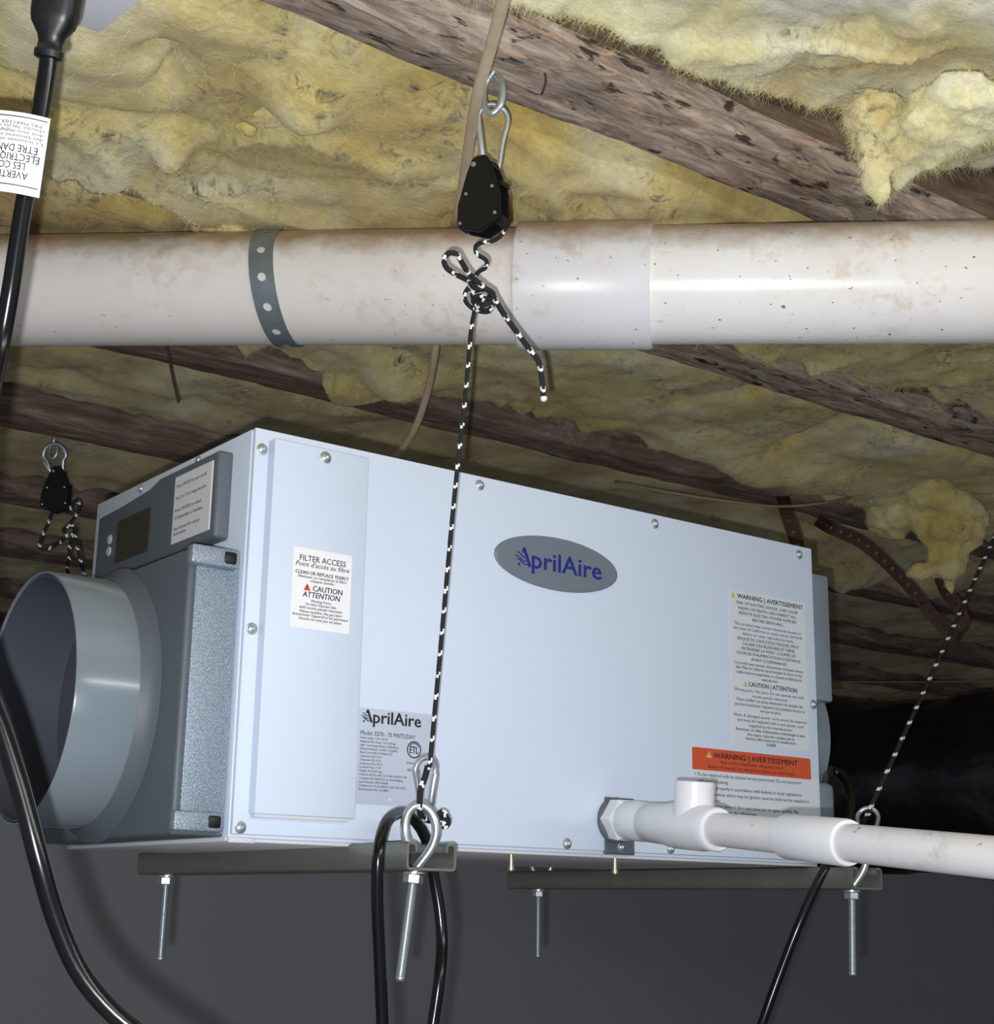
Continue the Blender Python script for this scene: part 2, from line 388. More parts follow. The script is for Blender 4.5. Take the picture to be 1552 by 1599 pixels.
# ---- joists: rough timbers with waney edges
JY = [-.120, .264, .683, 1.091, 1.524, 1.945, 2.37, 2.80]     # far lower edges
JW = .078
jl = ['pale barky floor joist that holds the near eye screw, topmost in the picture',
      'floor joist crossing just behind the wide white pipe',
      'brown floor joist passing above the machine with a wad of wool hanging over it',
      'brown floor joist at left holding the far eye screw',
      'dark floor joist seen behind the far black rope ratchet',
      'dark far floor joist, the third behind the far eye screw joist counting that one',
      'very dark floor joist next to last before the back wall',
      'farthest floor joist beside the back wall']
for i, yf in enumerate(JY):
    x0, x1 = (-1.3, 2.8) if i < 2 else (-1.0, 6.2)
    st = .008 if i == 0 else (.014 if i < 4 else .03); nx = int((x1-x0)/st)
    # section, counter-clockwise from the top of the near side to the top of the far side
    sec = [(yf-JW, .84)]+[(yf-JW, .84-(.84-ZJ-.006)*k/8) for k in range(1, 8)]+[(yf-JW+.003, ZJ+.004)]+[(yf-JW+JW*k/9, ZJ) for k in range(1, 9)]+[(yf-.002, ZJ+.004), (yf, ZJ+.02), (yf, .84)]
    xs = np.linspace(x0, x1, nx+1); V = []; F = []; fm = []
    for k, (y, z) in enumerate(sec):
        low = 1 if z < ZJ+.01 else .45
        dy = (fbm(xs*5, np.full_like(xs, k*.45), 100+i*9, 5)-.5)*.012*low; dz = (fbm(xs*8, np.full_like(xs, k*.6), 200+i*9, 5, .62)-.5)*(.011 if z < ZJ+.01 else 0)
        wane = np.where((k >= 7) & (k <= 9), np.maximum(0, fbm(xs*2.2, np.full_like(xs, 3.3), 300+i, 3)-.45)*.05, 0)
        V.append(np.stack([xs, y+dy, z+dz+wane], 1))
    n = len(sec); V = np.concatenate(V)
    for k in range(n-1):
        for q in range(nx):
            F.append((k*(nx+1)+q, (k+1)*(nx+1)+q, (k+1)*(nx+1)+q+1, k*(nx+1)+q+1)); fm.append(0 if 7 <= k <= 18 else 1)
    for e in (0, nx): F.append(tuple(k*(nx+1)+e for k in range(n))); fm.append(1)
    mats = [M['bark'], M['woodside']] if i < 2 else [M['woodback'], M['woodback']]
    o = mesh_obj('floor_joist', V, F, mats, None, True, fm); tag(o, jl[i], 'joist', 'joists under the floor')

# ---- glass wool batts, one per bay (they lie on the wide pipe where they meet it)
PA = at(0, 454, 1.585); PB = at(1552, 440.5, 1.43); PD = (PB-PA)/np.linalg.norm(PB-PA)
PR = .057+.005
def interp(pts, x): return np.interp(x, [p[0] for p in pts], [p[1] for p in pts])
def batt(i, x0, x1, step, mat, label, base, amp, lumps, far_z=None, over=None, fuzz=0, crease=.014, near_roll=.04, ledges=()):
    yn = (JY[i-1]+.004) if i > 0 else -.66
    yfar = JY[i]-JW-.004
    nx = int((x1-x0)/step); ny = int((yfar-yn)/step)
    xs = np.linspace(x0, x1, nx+1); s = np.linspace(0, 1, ny+1)
    X, S = np.meshgrid(xs, s, indexing='ij')
    ov = interp(over, xs) if over else np.zeros_like(xs)      # how far the batt sags over the joist behind
    if over: ov = ov+(fbm(xs*14, xs*0+2, 900+i, 4)-.5)*.03*(ov > .004)
    Y = yn+(yfar+np.maximum(ov, 0)[:, None]-yn)*S
    a = fbm(X*3.1, Y*3.6, 10+i*20, 4); r = fbm(X*4.2+1.5*a, Y*5.5, 14+i*20, 3, .5, True); c = fbm(X*24, Y*24, 17+i*20, 5, .6)
    Z = base-(a-.5)*amp*2-(fbm(X*8, Y*8, 19+i*20, 4)-.5)*amp*1.1+np.maximum(0, r-.66)*crease*4+(c-.5)*.010
    for (pl, d, fall) in ledges:      # a torn layer: a step across the batt that fades away behind
        t = Y-np.interp(X, [p[0] for p in pl], [p[1] for p in pl])+(c-.5)*.03+(a-.5)*.04
        e = np.clip((X-pl[0][0])/.06, 0, 1)*np.clip((pl[-1][0]-X)/.06, 0, 1)
        Z -= d*e*np.clip(t/.012, 0, 1)*np.exp(-np.maximum(t, 0)/fall)
    for (lx, ly, rx, ry, d) in lumps:
        q = ((X-lx)/rx)**2+((Y-ly)/ry)**2
        Z -= d*np.exp(-q*1.4)*(1+.35*(c-.5)*2)
    if far_z:
        w = np.clip((S-.55)/.45, 0, 1)**2
        fz = interp(far_z, xs)+(fbm(xs*13, xs*0+5, 700+i, 3)-.5)*(.022 if i == 0 else .035)-np.maximum(0, fbm(xs*32, xs*0+9, 720+i, 2)-.55)*.05
        Z = Z*(1-w)+(fz[:, None]+(c-.5)*.014)*w
    edge = np.minimum(S*(yfar-yn), 1e9); Z += near_roll*np.exp(-(edge/.018)**2)
    Zo = np.where(Y > yfar, np.minimum(Z, ZJ-.012), Z); Z = np.where((ov > .004)[:, None], Zo, Z)
    # roll the hem upward
    hem = np.clip((S-.965)/.035, 0, 1)**2
    top = np.where(ov > .004, ZJ-.004, .83)[:, None]
    if over is not None or far_z: Z = Z+hem*np.maximum(0, np.minimum(top-Z, .05))
    dh = PD[:2]/np.linalg.norm(PD[:2]); tt = ((X-PA[0])*dh[0]+(Y-PA[1])*dh[1]); hh = np.abs(-(X-PA[0])*dh[1]+(Y-PA[1])*dh[0]); zc = PA[2]+tt*PD[2]/np.linalg.norm(PD[:2])
    on = (hh < PR) & (tt > -.35) & (tt < 2.1); Z = np.where(on, np.maximum(Z, zc+np.sqrt(np.maximum(PR**2-hh**2, 0))), Z)
    V = np.stack([X, Y, Z], -1).reshape(-1, 3); m = ny+1
    F = [(p*m+q, p*m+q+1, (p+1)*m+q+1, (p+1)*m+q) for p in range(nx) for q in range(ny)]
    # closed upper side so the batt has its thickness
    k = len(V); V = list(V)
    for xx in (x0, x1):
        for yy in (yn, yfar): V.append((xx, yy, .838))
    F += [(k, k+1, k+3, k+2)]
    o = mesh_obj('insulation_batt', V, F, mat, None, True)
    tag(o, label, 'insulation', 'yellow glass wool batts')
    if fuzz: strands(o, X, Y, Z, S, fuzz, .6 if i == 0 else .3)
    return o
def strands(parent, X, Y, Z, S, n, hem=.6):
    nx, ny = X.shape; V = []; F = []
    P = np.stack([X, Y, Z], -1)
    p = RNG.integers(2, nx-2, n*4); edge = RNG.random(n*4)
    q = np.where(edge < hem, np.clip(ny-1-np.abs(RNG.normal(0, ny*.05, n*4)).astype(int), 2, ny-3), RNG.integers(2, ny-2, n*4))
    pts = P[p, q]; d = pts-CAM; zc = d@FW; u = 776+FPX*(d@RT)/zc; v = 799.5-FPX*(d@UP)/zc
    ok = (zc > .3) & (u > -60) & (u < 1612) & (v > -60) & (v < 1000); p, q = p[ok][:n], q[ok][:n]
    for a, b in zip(p, q):
        o = P[a, b]; t = np.cross(P[a+1, b]-o, P[a, b+1]-o); t /= np.linalg.norm(t)+1e-9
        if t[2] > 0: t = -t
        L = random.uniform(.003, .011)*random.choice((.6, 1, 1, 1.5)); r = random.uniform(.00010, .00018)
        dr = t*.35+RNG.normal(0, .75, 3)+np.array([0, 0, -.15]); dr /= np.linalg.norm(dr); cv = RNG.normal(0, .7, 3); k = len(V)
        uu, vv, _ = frame_of(dr)
        for j in range(4):
            c = o+dr*L*j/3+cv*L*(j/3)**2*.5; rr = r*(1-.25*j)
            V += [c+uu*rr, c-uu*.5*rr+vv*.87*rr, c-uu*.5*rr-vv*.87*rr]
        for j in range(3):
            for e in range(3): F.append((k+j*3+e, k+j*3+(e+1) % 3, k+j*3+3+(e+1) % 3, k+j*3+3+e))
    s = mesh_obj('loose_fibres', V, F, M['strand'], parent); s['kind'] = 'stuff'
lz = lambda px, py, rx, ry, d, z=.62: (onz(px, py, z)[0], onz(px, py, z)[1], rx, ry, d)
ln = lambda pts, z=.63: [tuple(onz(px, py, z)[:2]) for px, py in pts]
bay1 = batt(0, -.9, 1.9, .005, M['wool_pale'], 'pale yellow glass wool batt in the top right corner with a ragged hanging edge', .662, .022,
     [(.30, -.36, .16, .06, .02), (.62, -.30, .12, .10, .02), (.45, -.42, .2, .06, .02)], ledges=[(ln([(820, 10), (960, 45), (1080, 62), (1200, 72), (1330, 62), (1440, 92), (1560, 70)], .65), .035, .05), (ln([(1380, 60), (1440, 62), (1560, 20)], .64), .03, .06)],
     far_z=[(-.9, .66), (.08, .645), (.124, .636), (.171, .648), (.213, .648), (.249, .667), (.264, .652), (.31, .658), (.357, .66), (.4, .668), (.45, .682), (.487, .686), (.514, .694), (.53, .668), (.552, .624), (.573, .652), (.6, .663), (.66, .70), (.75, .74), (1.9, .70)], fuzz=8000)
bay2 = batt(1, -.9, 2.2, .007, M['wool'], 'big yellow glass wool batt sagging behind the black rope ratchet and over the wide pipe', .614, .022,
     [lz(250, 80, .025, .018, -.03), lz(265, 120, .012, .03, -.03), lz(270, 225, .018, .025, .03), lz(475, 150, .04, .035, .035), lz(330, 320, .10, .04, .012), lz(130, 60, .05, .05, .02), lz(1040, 290, .07, .05, .02), lz(850, 250, .05, .06, .02)],
     ledges=[(ln([(180, 150), (330, 190), (420, 170), (520, 170), (700, 250)]), .02, .05), (ln([(0, 120), (120, 150), (250, 260), (420, 300)]), .018, .05), (ln([(860, 200), (900, 330), (1000, 300), (1150, 330)]), .02, .06)], far_z=[(-.9, .612), (.5, .612), (.69, .612), (.754, .613), (.84, .626), (.912, .624), (1.08, .655), (1.166, .658), (1.22, .628), (2.2, .63)],
     over=[(-.9, .0), (-.16, .075), (-.112, .055), (-.04, .03), (.0, .06), (.05, .085), (.127, .10), (.17, .09), (.25, .06), (.34, .0), (2.2, 0)], fuzz=6000)
bay3 = batt(2, -.5, 3.2, .009, M['wool'], 'dusty yellow glass wool batt showing under the wide white pipe', .632, .022,
     [(.50, .56, .05, .05, .05), (1.15, .55, .2, .08, .05)], far_z=[(-.5, .635), (.42, .632), (.50, .615), (.56, .64), (.8, .65), (1.2, .64), (1.6, .61), (3.2, .64)],
     over=[(-.5, .0), (.405, .0), (.43, .03), (.455, .06), (.475, .055), (.50, .0), (3.2, 0)], fuzz=2500)
labels = ['dim yellow glass wool batt lying between the two joists straight above the machine', 'dark yellow glass wool batt behind the far eye screw', 'shadowy glass wool batt behind the far black rope ratchet', 'deep shadowy glass wool batt far back over the black wrapped duct', 'farthest glass wool batt before the back wall']
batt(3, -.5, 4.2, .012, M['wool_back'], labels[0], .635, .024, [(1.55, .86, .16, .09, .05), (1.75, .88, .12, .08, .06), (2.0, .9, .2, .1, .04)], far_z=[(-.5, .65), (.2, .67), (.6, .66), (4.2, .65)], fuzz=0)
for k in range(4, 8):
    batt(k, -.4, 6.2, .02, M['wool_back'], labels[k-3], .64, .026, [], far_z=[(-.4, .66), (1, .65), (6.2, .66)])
# the wad of wool that has come loose at the right
def wad(name, label, pieces, mat, fuzz):
    """soft clump: lumps melted together, then roughened along their normals"""
    bm = bmesh.new()
    for (c, r, sd) in pieces:
        q = bmesh.ops.create_icosphere(bm, subdivisions=3, radius=1)
        for v in q['verts']:
            d = np.array(v.co); nz = mn.fractal(Vector(d*1.1)+Vector((sd, sd*2, 0)), 1.0, 2.1, 3)*.40
            v.co = Vector(np.array(c)+d*np.array(r)*(1+nz))
    me = bpy.data.meshes.new('t'); bm.to_mesh(me); bm.free(); ob = bpy.data.objects.new('t', me); COL.objects.link(ob)
    rm = ob.modifiers.new('r', 'REMESH'); rm.mode = 'VOXEL'; mr = max(max(p[1]) for p in pieces); rm.voxel_size = mr/16
    sm = ob.modifiers.new('s', 'SMOOTH'); sm.iterations = 5; sm.factor = .5
    dg = bpy.context.evaluated_depsgraph_get(); e = bpy.data.meshes.new_from_object(ob.evaluated_get(dg)); bpy.data.objects.remove(ob); bpy.data.meshes.remove(me)
    V = [np.array(v.co) for v in e.vertices]; NV = [np.array(v.normal) for v in e.vertices]; F = [tuple(p.vertices) for p in e.polygons]; bpy.data.meshes.remove(e)
    k = .55/mr
    V = [v+n*mr*(mn.fractal(Vector(v*k*2.2), 1., 2.1, 4)*.12+mn.fractal(Vector(v*k*9),   .9, 2.1, 4)*.045) for v, n in zip(V, NV)]
    o = mesh_obj(name, V, F, mat, None, True); tag(o, label, 'insulation', 'yellow glass wool batts')
    if fuzz:
        SV = []; SF = []
        for a in RNG.integers(0, len(V), fuzz):
            dr = NV[a]*.8+RNG.normal(0, .7, 3)+np.array([0, 0, -.35]); L = random.uniform(.003, .011); uu, vv, dd = frame_of(dr); k = len(SV)
            for j in range(3):
                cc = V[a]+dd*L*j/2+np.array([0, 0, -1])*L*.3*(j/2)**2; rr = .00010*(1-.4*j)
                SV += [cc+uu*rr, cc-uu*.5*rr+vv*.87*rr, cc-uu*.5*rr-vv*.87*rr]
            for j in range(2):
                for e_ in range(3): SF.append((k+j*3+e_, k+j*3+(e_+1) % 3, k+j*3+3+(e_+1) % 3, k+j*3+3+e_))
        s = mesh_obj('loose_fibres', SV, SF, M['strand'], o); s['kind'] = 'stuff'
    return o
wp = lambda px, py, d: at(px, py, d)
wad('insulation_wad', 'loose wad of yellow glass wool hanging down at the right above the rusty strap',
    [(wp(1180, 700, 2.56), (.09, .06, .026), 3), (wp(1260, 706, 2.56), (.09, .06, .034), 8), (wp(1335, 716, 2.56), (.09, .06, .044), 1), (wp(1400, 735, 2.56), (.08, .06, .056), 4), (wp(1450, 770, 2.55), (.065, .06, .066), 7), (wp(1482, 818, 2.54), (.046, .05, .060), 9), (wp(1476, 866, 2.54), (.036, .035, .040), 11), (wp(1438, 892, 2.54), (.030, .025, .018), 12), (wp(1482, 906, 2.54), (.012, .012, .026), 18), (wp(1405, 800, 2.60), (.050, .05, .05), 15)], M['wool'], 1500)
wad('wool_tuft', 'pale finger of glass wool hanging over the barky joist at upper right',
    [(wp(1366, 190, 1.30), (.026, .022, .020), 2), (wp(1366, 222, 1.30), (.018, .016, .022), 2), (wp(1371, 256, 1.30), (.0135, .013, .022), 5), (wp(1376, 288, 1.30), (.0085, .008, .016), 8), (wp(1402, 226, 1.30), (.022, .02, .024), 19), (wp(1432, 218, 1.29), (.030, .024, .022), 13), (wp(1470, 190, 1.27), (.040, .03, .022), 14), (wp(1525, 165, 1.25), (.045, .03, .020), 16)], M['wool_pale'], 5000)
wad('wool_tuft', 'dusty tuft of glass wool drooping from the big batt left of the tan cable',
    [(wp(486, 132, 1.33), (.012, .014, .014), 3), (wp(474, 152, 1.33), (.017, .014, .014), 3), (wp(446, 170, 1.33), (.017, .014, .010), 6), (wp(418, 184, 1.33), (.013, .012, .007), 9), (wp(385, 202, 1.33), (.010, .008, .004), 10)], M['wool'], 200)
wad('wool_tuft', 'small point of glass wool touching the wide pipe beside the grey strap',
    [(wp(330, 352, 1.56), (.03, .02, .008), 2), (wp(375, 366, 1.55), (.024, .016, .008), 4), (wp(408, 380, 1.53), (.014, .010, .007), 7), (wp(420, 390, 1.525), (.006, .005, .005), 7)], M['wool'], 200)
# ---- black plastic wrapped duct at the back right
D0 = at(1120, 1226, 3.55); D1 = at(1760, 1226, 2.95); Q = resample(np.array([D0, D1]), .012); Q[:, 2] = D0[2]+(D1[2]-D0[2])*np.linspace(0, 1, len(Q))
V, F = sweep(Q, [.184+.003*math.sin(k*.37)+.003*math.sin(k*.13) for k in range(len(Q))], 72); V = np.array(V)
for j in range(len(V)): V[j] += np.array(mn.noise_vector(Vector(V[j]*7)))*.014+np.array(mn.noise_vector(Vector(V[j]*26)))*.004
o = mesh_obj('wrapped_duct', V, F, M['blackpoly'], None, True); tag(o, 'large black plastic wrapped duct in the dark behind the right end of the machine', 'duct')

# ================================================================ WIDE WHITE PIPE
def on_pipe(px):           # axis parameter below a column of the photograph
    lo, hi = -1., 2.
    for _ in range(50):
        m = (lo+hi)/2; d = PA+PD*m-CAM
        if 776+FPX*(d@RT)/(d@FW) < px: lo = m
        else: hi = m
    return lo
R_ = .057
pipe = thing('waste_pipe', 'wide white plastic waste pipe running across below the joists', 'pipe', PA+PD*on_pipe(776))
tc0, tc1 = on_pipe(812), on_pipe(1020)
lathe('pipe_length', PA, PD, [(on_pipe(0)-.3, R_), (tc0+.03, R_)], M['pvc_old'], pipe, 72)['label'] = 'tan weathered length of pipe left of the coupling'
lathe('coupling', PA, PD, [(tc0, R_-.002), (tc0, R_+.0042), (tc0+.0015, R_+.0052), (tc1-.002, R_+.0052), (tc1, R_+.0042), (tc1, R_-.002)], M['pvc_mid'], pipe, 72, cap=False)['label'] = 'bluish white pipe coupling'
lathe('pipe_length', PA, PD, [(tc1-.03, R_), (on_pipe(1552)+1.1, R_)], M['pvc_new'], pipe, 72)['label'] = 'bright white length of pipe right of the coupling'
adopt(pipe)
# ---- perforated strap helper
def perf_strap(L, W_, n, r, f, thick, name, mat, parent=None):
    """band of n cells of length L/n, each with a round hole; f(u,v)->point, normal"""
    bm = bmesh.new(); cl = L/n; K = 12; V = {}
    def vert(u, v):
        k = (round(u, 6), round(v, 6))
        if k not in V: V[k] = bm.verts.new(tuple(f(u, v)))
        return V[k]
    for c in range(n):
        u0 = c*cl; uc = u0+cl/2; hw = W_/2; a = min(cl/2, hw)*.96
        ang = [math.pi/4+2*math.pi*k/(K) for k in range(K)]
        sq = []
        for t in ang:
            x, y = math.cos(t), math.sin(t); m = max(abs(x), abs(y)); sq.append((uc+x/m*a, y/m*hw))
        ho = [(uc+r*math.cos(t), r*math.sin(t)) for t in ang]
        for k in range(K):
            j = (k+1) % K
            bm.faces.new([vert(*sq[k]), vert(*sq[j]), vert(*ho[j]), vert(*ho[k])])
        m = K  # slivers between the square ring and the cell ends
        cs = {(-1): u0, 1: u0+cl}
        for sgn in (-1, 1):
            col = sorted({(u, v) for (u, v) in sq if abs(u-(uc+sgn*a)) < 1e-6}, key=lambda p: p[1])
            for p, q in zip(col[:-1], col[1:]): bm.faces.new([vert(*p), vert(*q), vert(cs[sgn], q[1]), vert(cs[sgn], p[1])])
    bmesh.ops.recalc_face_normals(bm, faces=bm.faces); bmesh.ops.solidify(bm, geom=list(bm.faces), thickness=thick)
    return bm_obj(name, bm, mat, parent, False)
ts = on_pipe(432); su, sv, sd = frame_of(PD); toC = (CAM-(PA+PD*ts)); toC -= PD*np.dot(toC, PD); toC /= np.linalg.norm(toC); sideU = np.cross(PD, toC)
if sideU[2] < 0: sideU = -sideU
def strap_f(u, v):
    ph = math.radians(112.5)-u/(R_+.0012); ph0 = (math.sin(ph)-1)
    ax = ts-.004-.0085*ph0*1.0
    return PA+PD*(ax+v*(1))+(toC*math.cos(ph)+sideU*math.sin(ph))*(R_+.0014)
o = perf_strap(math.radians(232)*(R_+.0012), .0245, 8, .0044, strap_f, .0009, 'hanger_strap', M['galvstrap'])
tag(o, 'grey perforated metal strap wrapped around the wide white pipe', 'strap')

# ================================================================ TAN CABLE
CP = [(790, -60, .98), (785, 0, 1.03), (766, 75, 1.10), (745, 150, 1.17), (733, 220, 1.27), (718, 320, 1.44), (704, 375, 1.585), (690, 460, 1.72), (680, 545, 1.77), (668, 610, 1.85), (645, 675, 1.92), (610, 725, 2.02), (580, 765, 2.1), (560, 800, 2.2)]
o = tube('sheathed_cable', [at(*c) for c in CP], .0046, M['cable'], None, 12, step=.01); tag(o, 'tan sheathed cable hanging down behind the wide white pipe', 'cable')
P = [onz(960, 752, .6), at(1040, 768, 2.35), at(1130, 782, 2.35), at(1215, 791, 2.38), at(1290, 785, 2.42), onz(1330, 776, .615)]
o = tube('thin_cable', P, .0022, M['wire'], None, 8, step=.02); tag(o, 'thin pale cable sagging between joists behind the top edge of the machine', 'cable')
P = [at(1280, 1064, 4.1), at(1400, 1065, 4.05), at(1560, 1063, 4.0), at(1650, 1060, 3.95)]
o = tube('thin_wire', P, .0022, M['wire'], None, 6, step=.05); tag(o, 'thin pale wire running level just above the black wrapped duct', 'wire')
o = tube('dangling_wire', [onz(258, 520, ZJ+.01), at(262, 545, 1.87), at(270, 590, 1.87), at(279, 629, 1.87)], .0018, M['rust'], None, 8, step=.01); tag(o, 'short dark wire dangling below the left part of the wide pipe', 'wire')
P = [ony(842, 98, -.165), at(850, 112, 1.268), at(852, 128, 1.266), at(846, 147, 1.276)]
o = tube('bent_nail', P, .0011, M['rust'], None, 8, step=.004); tag(o, 'small bent rusty nail sticking out of the pale barky joist', 'nail')
# rusty hanger straps at the right
def ribbon_strap(name, pts, W_, label, wdir):
    P = smooth_path(pts, .004); L = np.r_[0, np.cumsum(np.linalg.norm(np.diff(P, axis=0), axis=1))]
    wd = np.array(wdir, float)
    T = np.gradient(P, axis=0); T /= np.linalg.norm(T, axis=1)[:, None]
    def f(u, v):
        p = np.array([np.interp(u, L, P[:, i]) for i in range(3)]); t = np.array([np.interp(u, L, T[:, i]) for i in range(3)])
        w = wd-t*np.dot(wd, t); w /= np.linalg.norm(w); return p+w*v
    n = max(3, int(L[-1]/.021)); o = perf_strap(L[-1], W_, n, .0034, f, .0011, name, M['rust']); return tag(o, label, 'strap', 'rusty perforated straps')
ribbon_strap('rusty_strap', [onz(1222, 775, .615), at(1228, 800, 2.36), at(1243, 845, 2.36), at(1262, 905, 2.36)], .021, 'short rusty perforated strap hanging behind the right top corner of the machine', RT)
ribbon_strap('rusty_strap', [onz(1275, 812, .615), at(1300, 826, 2.55), at(1350, 850, 2.57), at(1410, 905, 2.6), at(1460, 965, 2.62), at(1488, 995, 2.63), at(1507, 985, 2.61), at(1500, 955, 2.6), at(1478, 925, 2.62), at(1466, 900, 2.66)], .021, 'long rusty perforated strap with a hooked end hanging right of the machine', RT*.55+UP*.8)

# ================================================================ DEHUMIDIFIER
L, DP, H = .6607, .3186, .325
deh = thing('dehumidifier', 'white dehumidifier with grey duct collar hung on two steel rails', 'dehumidifier', (L/2, DP/2, 0))
box('housing', (.0, .0035, .0), (L, DP, H), M['case'], deh, .002)
box('front_panel', (.0015, -.0005, .003), (L+.0006, .0045, H+.0006), M['case'], deh, .0012)
box('base_pan', (-.001, .006, -.0025), (L, DP+.002, .001), M['edge'], deh, .0008)
box('corner_bracket', (-.0022, -.0022, -.0035), (.0205, .0006, .0006), M['edge'], deh, .0006)
# left end: grey control panel
def sideprism(name, poly, x0, x1, mat, parent, bev=.003):
    """poly of (y,z) on the left end, from x0 (inner) out to x1"""
    bm = bmesh.new(); a = [bm.verts.new((x0, y, z)) for y, z in poly]; b = [bm.verts.new((x1, y, z)) for y, z in poly]; n = len(poly)
    bm.faces.new(a); fb = bm.faces.new(b[::-1])
    for k in range(n): bm.faces.new([a[k], b[k], b[(k+1) % n], a[(k+1) % n]])
    if bev: bmesh.ops.bevel(bm, geom=list(fb.edges)+[e for e in bm.edges if len({v in b for v in e.verts}) == 2], offset=bev, segments=3, affect='EDGES', profile=.5)
    return bm_obj(name, bm, mat, parent, True, 30)
ctl = sideprism('control_panel', [(.034, .238), (.034, .312), (.150, .312), (.166, .3015), (.280, .3015), (.280, .238)], 0., -.013, M['greyd'], deh, .0035)
def sq(name, y0, y1, z0, z1, x, mat, parent, th=.0008): return box(name, (x-th, min(y0, y1), z0), (x+.0004, max(y0, y1), z1), mat, parent, .0003, 1)
sq('display', .160, .231, .2490, .2885, -.0132, M['lcd'], ctl)
for zz in (.2745, .2635): lathe('button', (-.0125, .2475, zz), (-1, 0, 0), [(0, .0046), (.0012, .0046), (.0017, .0038)], M['button'], ctl, 20)
st = sq('instruction_sticker', .042, .1125, .2455, .3045, -.0132, M['sticker'], ctl)
pr = Print((-.0141, .0772, .2455), (0, -1, 0), (0, 0, 1), (-1, 0, 0))
for t, z, w in [('Press ON/OFF to turn on/off', .0485, .056), ('Use \u25b3 or \u25bd to change set point', .0380, .057), ('Press MODE to select', .0270, .050), ('\u25a2 Dehumidify or Ventilate', .0205, .052), ('See manual for setup', .0110, .048), ('instructions', .0065, .024)]:
    pr.text('ink', t, .0028, -.031, z, 'L', width=w, bold=.012)
pr.build('printed_text', st)
# inlet box (shroud), galvanised side plate, collar
shroud = sideprism('inlet_shroud', [(.012, .001), (.012, .2215), (.300, .2215), (.300, .001)], 0., -.043, M['greyd'], deh, .003)
gp = box('side_plate', (-.0385, .0075, .003), (-.0015, .0125, .2195), M['galv'], deh, .001)
for (z0, z1, nm) in ((.2065, .2220, 'latch_tab'), (.0035, .0185, 'latch_tab')):
    bm = box_bm((-.047, -.001, z0), (-.0055, .010, z1), .0025)
    lt = bm_obj(nm, bm, M['galv'], gp, True, 30)
    bm = box_bm((-.0200, -.0016, z0+.0025), (-.0082, .001, z1-.0022), .002)
    bm_obj('latch_recess_shade', bm, M['black'], gp, True, 30)  # solid black block: the shade of the tab's hollow painted as colour
cy, cz, cr = .161, .1125, .1035
lathe('collar_flange', (-.041, cy, cz), (-1, 0, 0), [(0, cr+.0115), (.0015, cr+.011), (.003, cr+.0075), (.009, cr+.003), (.015, cr+.0004)], M['greyd'], deh, 96, cap=False, auto=50)
lathe('duct_collar', (-.041, cy, cz), (-1, 0, 0), [(0, cr), (.066, cr), (.0672, cr-.0008), (.067, cr-.0022), (.060, cr-.003), (-.02, cr-.004)], M['grey'], deh, 96, cap=False, auto=40)
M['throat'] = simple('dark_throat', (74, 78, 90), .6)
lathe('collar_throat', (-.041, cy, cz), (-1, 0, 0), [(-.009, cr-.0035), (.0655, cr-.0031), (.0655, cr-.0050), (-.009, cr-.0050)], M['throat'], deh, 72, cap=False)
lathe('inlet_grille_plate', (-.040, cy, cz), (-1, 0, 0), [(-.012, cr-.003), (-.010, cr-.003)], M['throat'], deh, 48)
# screws
def screw_at(p, d, r, parent, name='screw'):
    prof = [(0, r*1.15), (.0006, r*1.15), (.0008, r*.92), (.0018, r*.86), (.0027, r*.6), (.003, r*.34), (.0022, r*.30), (.0016, r*.12)]
    V, F = lathe_vf(p, d, prof, 20); o = mesh_obj(name, V, F, M['zinc'], parent, True); o.data.set_sharp_from_angle(angle=math.radians(35)); return o
for (x, z) in [(.008, .308), (.226, .317), (.437, .316), (.641, .316), (.008, .161), (.008, .008), (.329, .008), (.453, .008), (.655, .16)]:
    screw_at((x, -.0005, z), (0, -1, 0), .0043, deh)
for (y, z) in [(.215, .3185), (.098, .3195)]: screw_at((-.0003, y, z), (-1, 0, 0), .0034, deh)
# filter door
fd = box('filter_door', (.0140, -.0110, .0185), (.1035, .001, .3165), M['case'], deh, .0010)
box('door_lip', (.0155, -.0080, .0160), (.1005, .0008, .0185), M['edge'], fd)
screw_at((.061, -.0110, .3085), (0, -1, 0), .0048, fd)
# printed labels on the front
FX, FU, FN = (1, 0, 0), (0, 0, 1), (0, -1, 0)
def sticker(name, x0, x1, z0, z1, y, mat, parent, rad=.002, corners='1111', th=.00025):
    pts = []
    for (cx, cz_, a0, c) in ((x1, z1, 0, corners[0]), (x0, z1, 90, corners[1]), (x0, z0, 180, corners[2]), (x1, z0, 270, corners[3])):
        r = rad if c == '1' else .00005
        sx = -1 if cx == x1 else 1; sz = -1 if cz_ == z1 else 1
        for k in range(5):
            a = math.radians(a0+22.5*k); pts.append((cx+sx*r+r*math.cos(a), cz_+sz*r+r*math.sin(a)))
    n = len(pts); V = [(p[0], y, p[1]) for p in pts]+[(p[0], y-th, p[1]) for p in pts]
    F = [tuple(range(n)), tuple(range(2*n-1, n-1, -1))]+[(k, (k+1) % n, n+(k+1) % n, n+k) for k in range(n)]
    return mesh_obj(name, V, F, mat, parent)
fl = sticker('filter_label', .0360, .0905, .1650, .2300, -.0110, M['stickerw'], fd); fl['label'] = 'white filter access label'
pr = Print((.06325, -.01125, .1650), FX, FU, FN)
h = .065
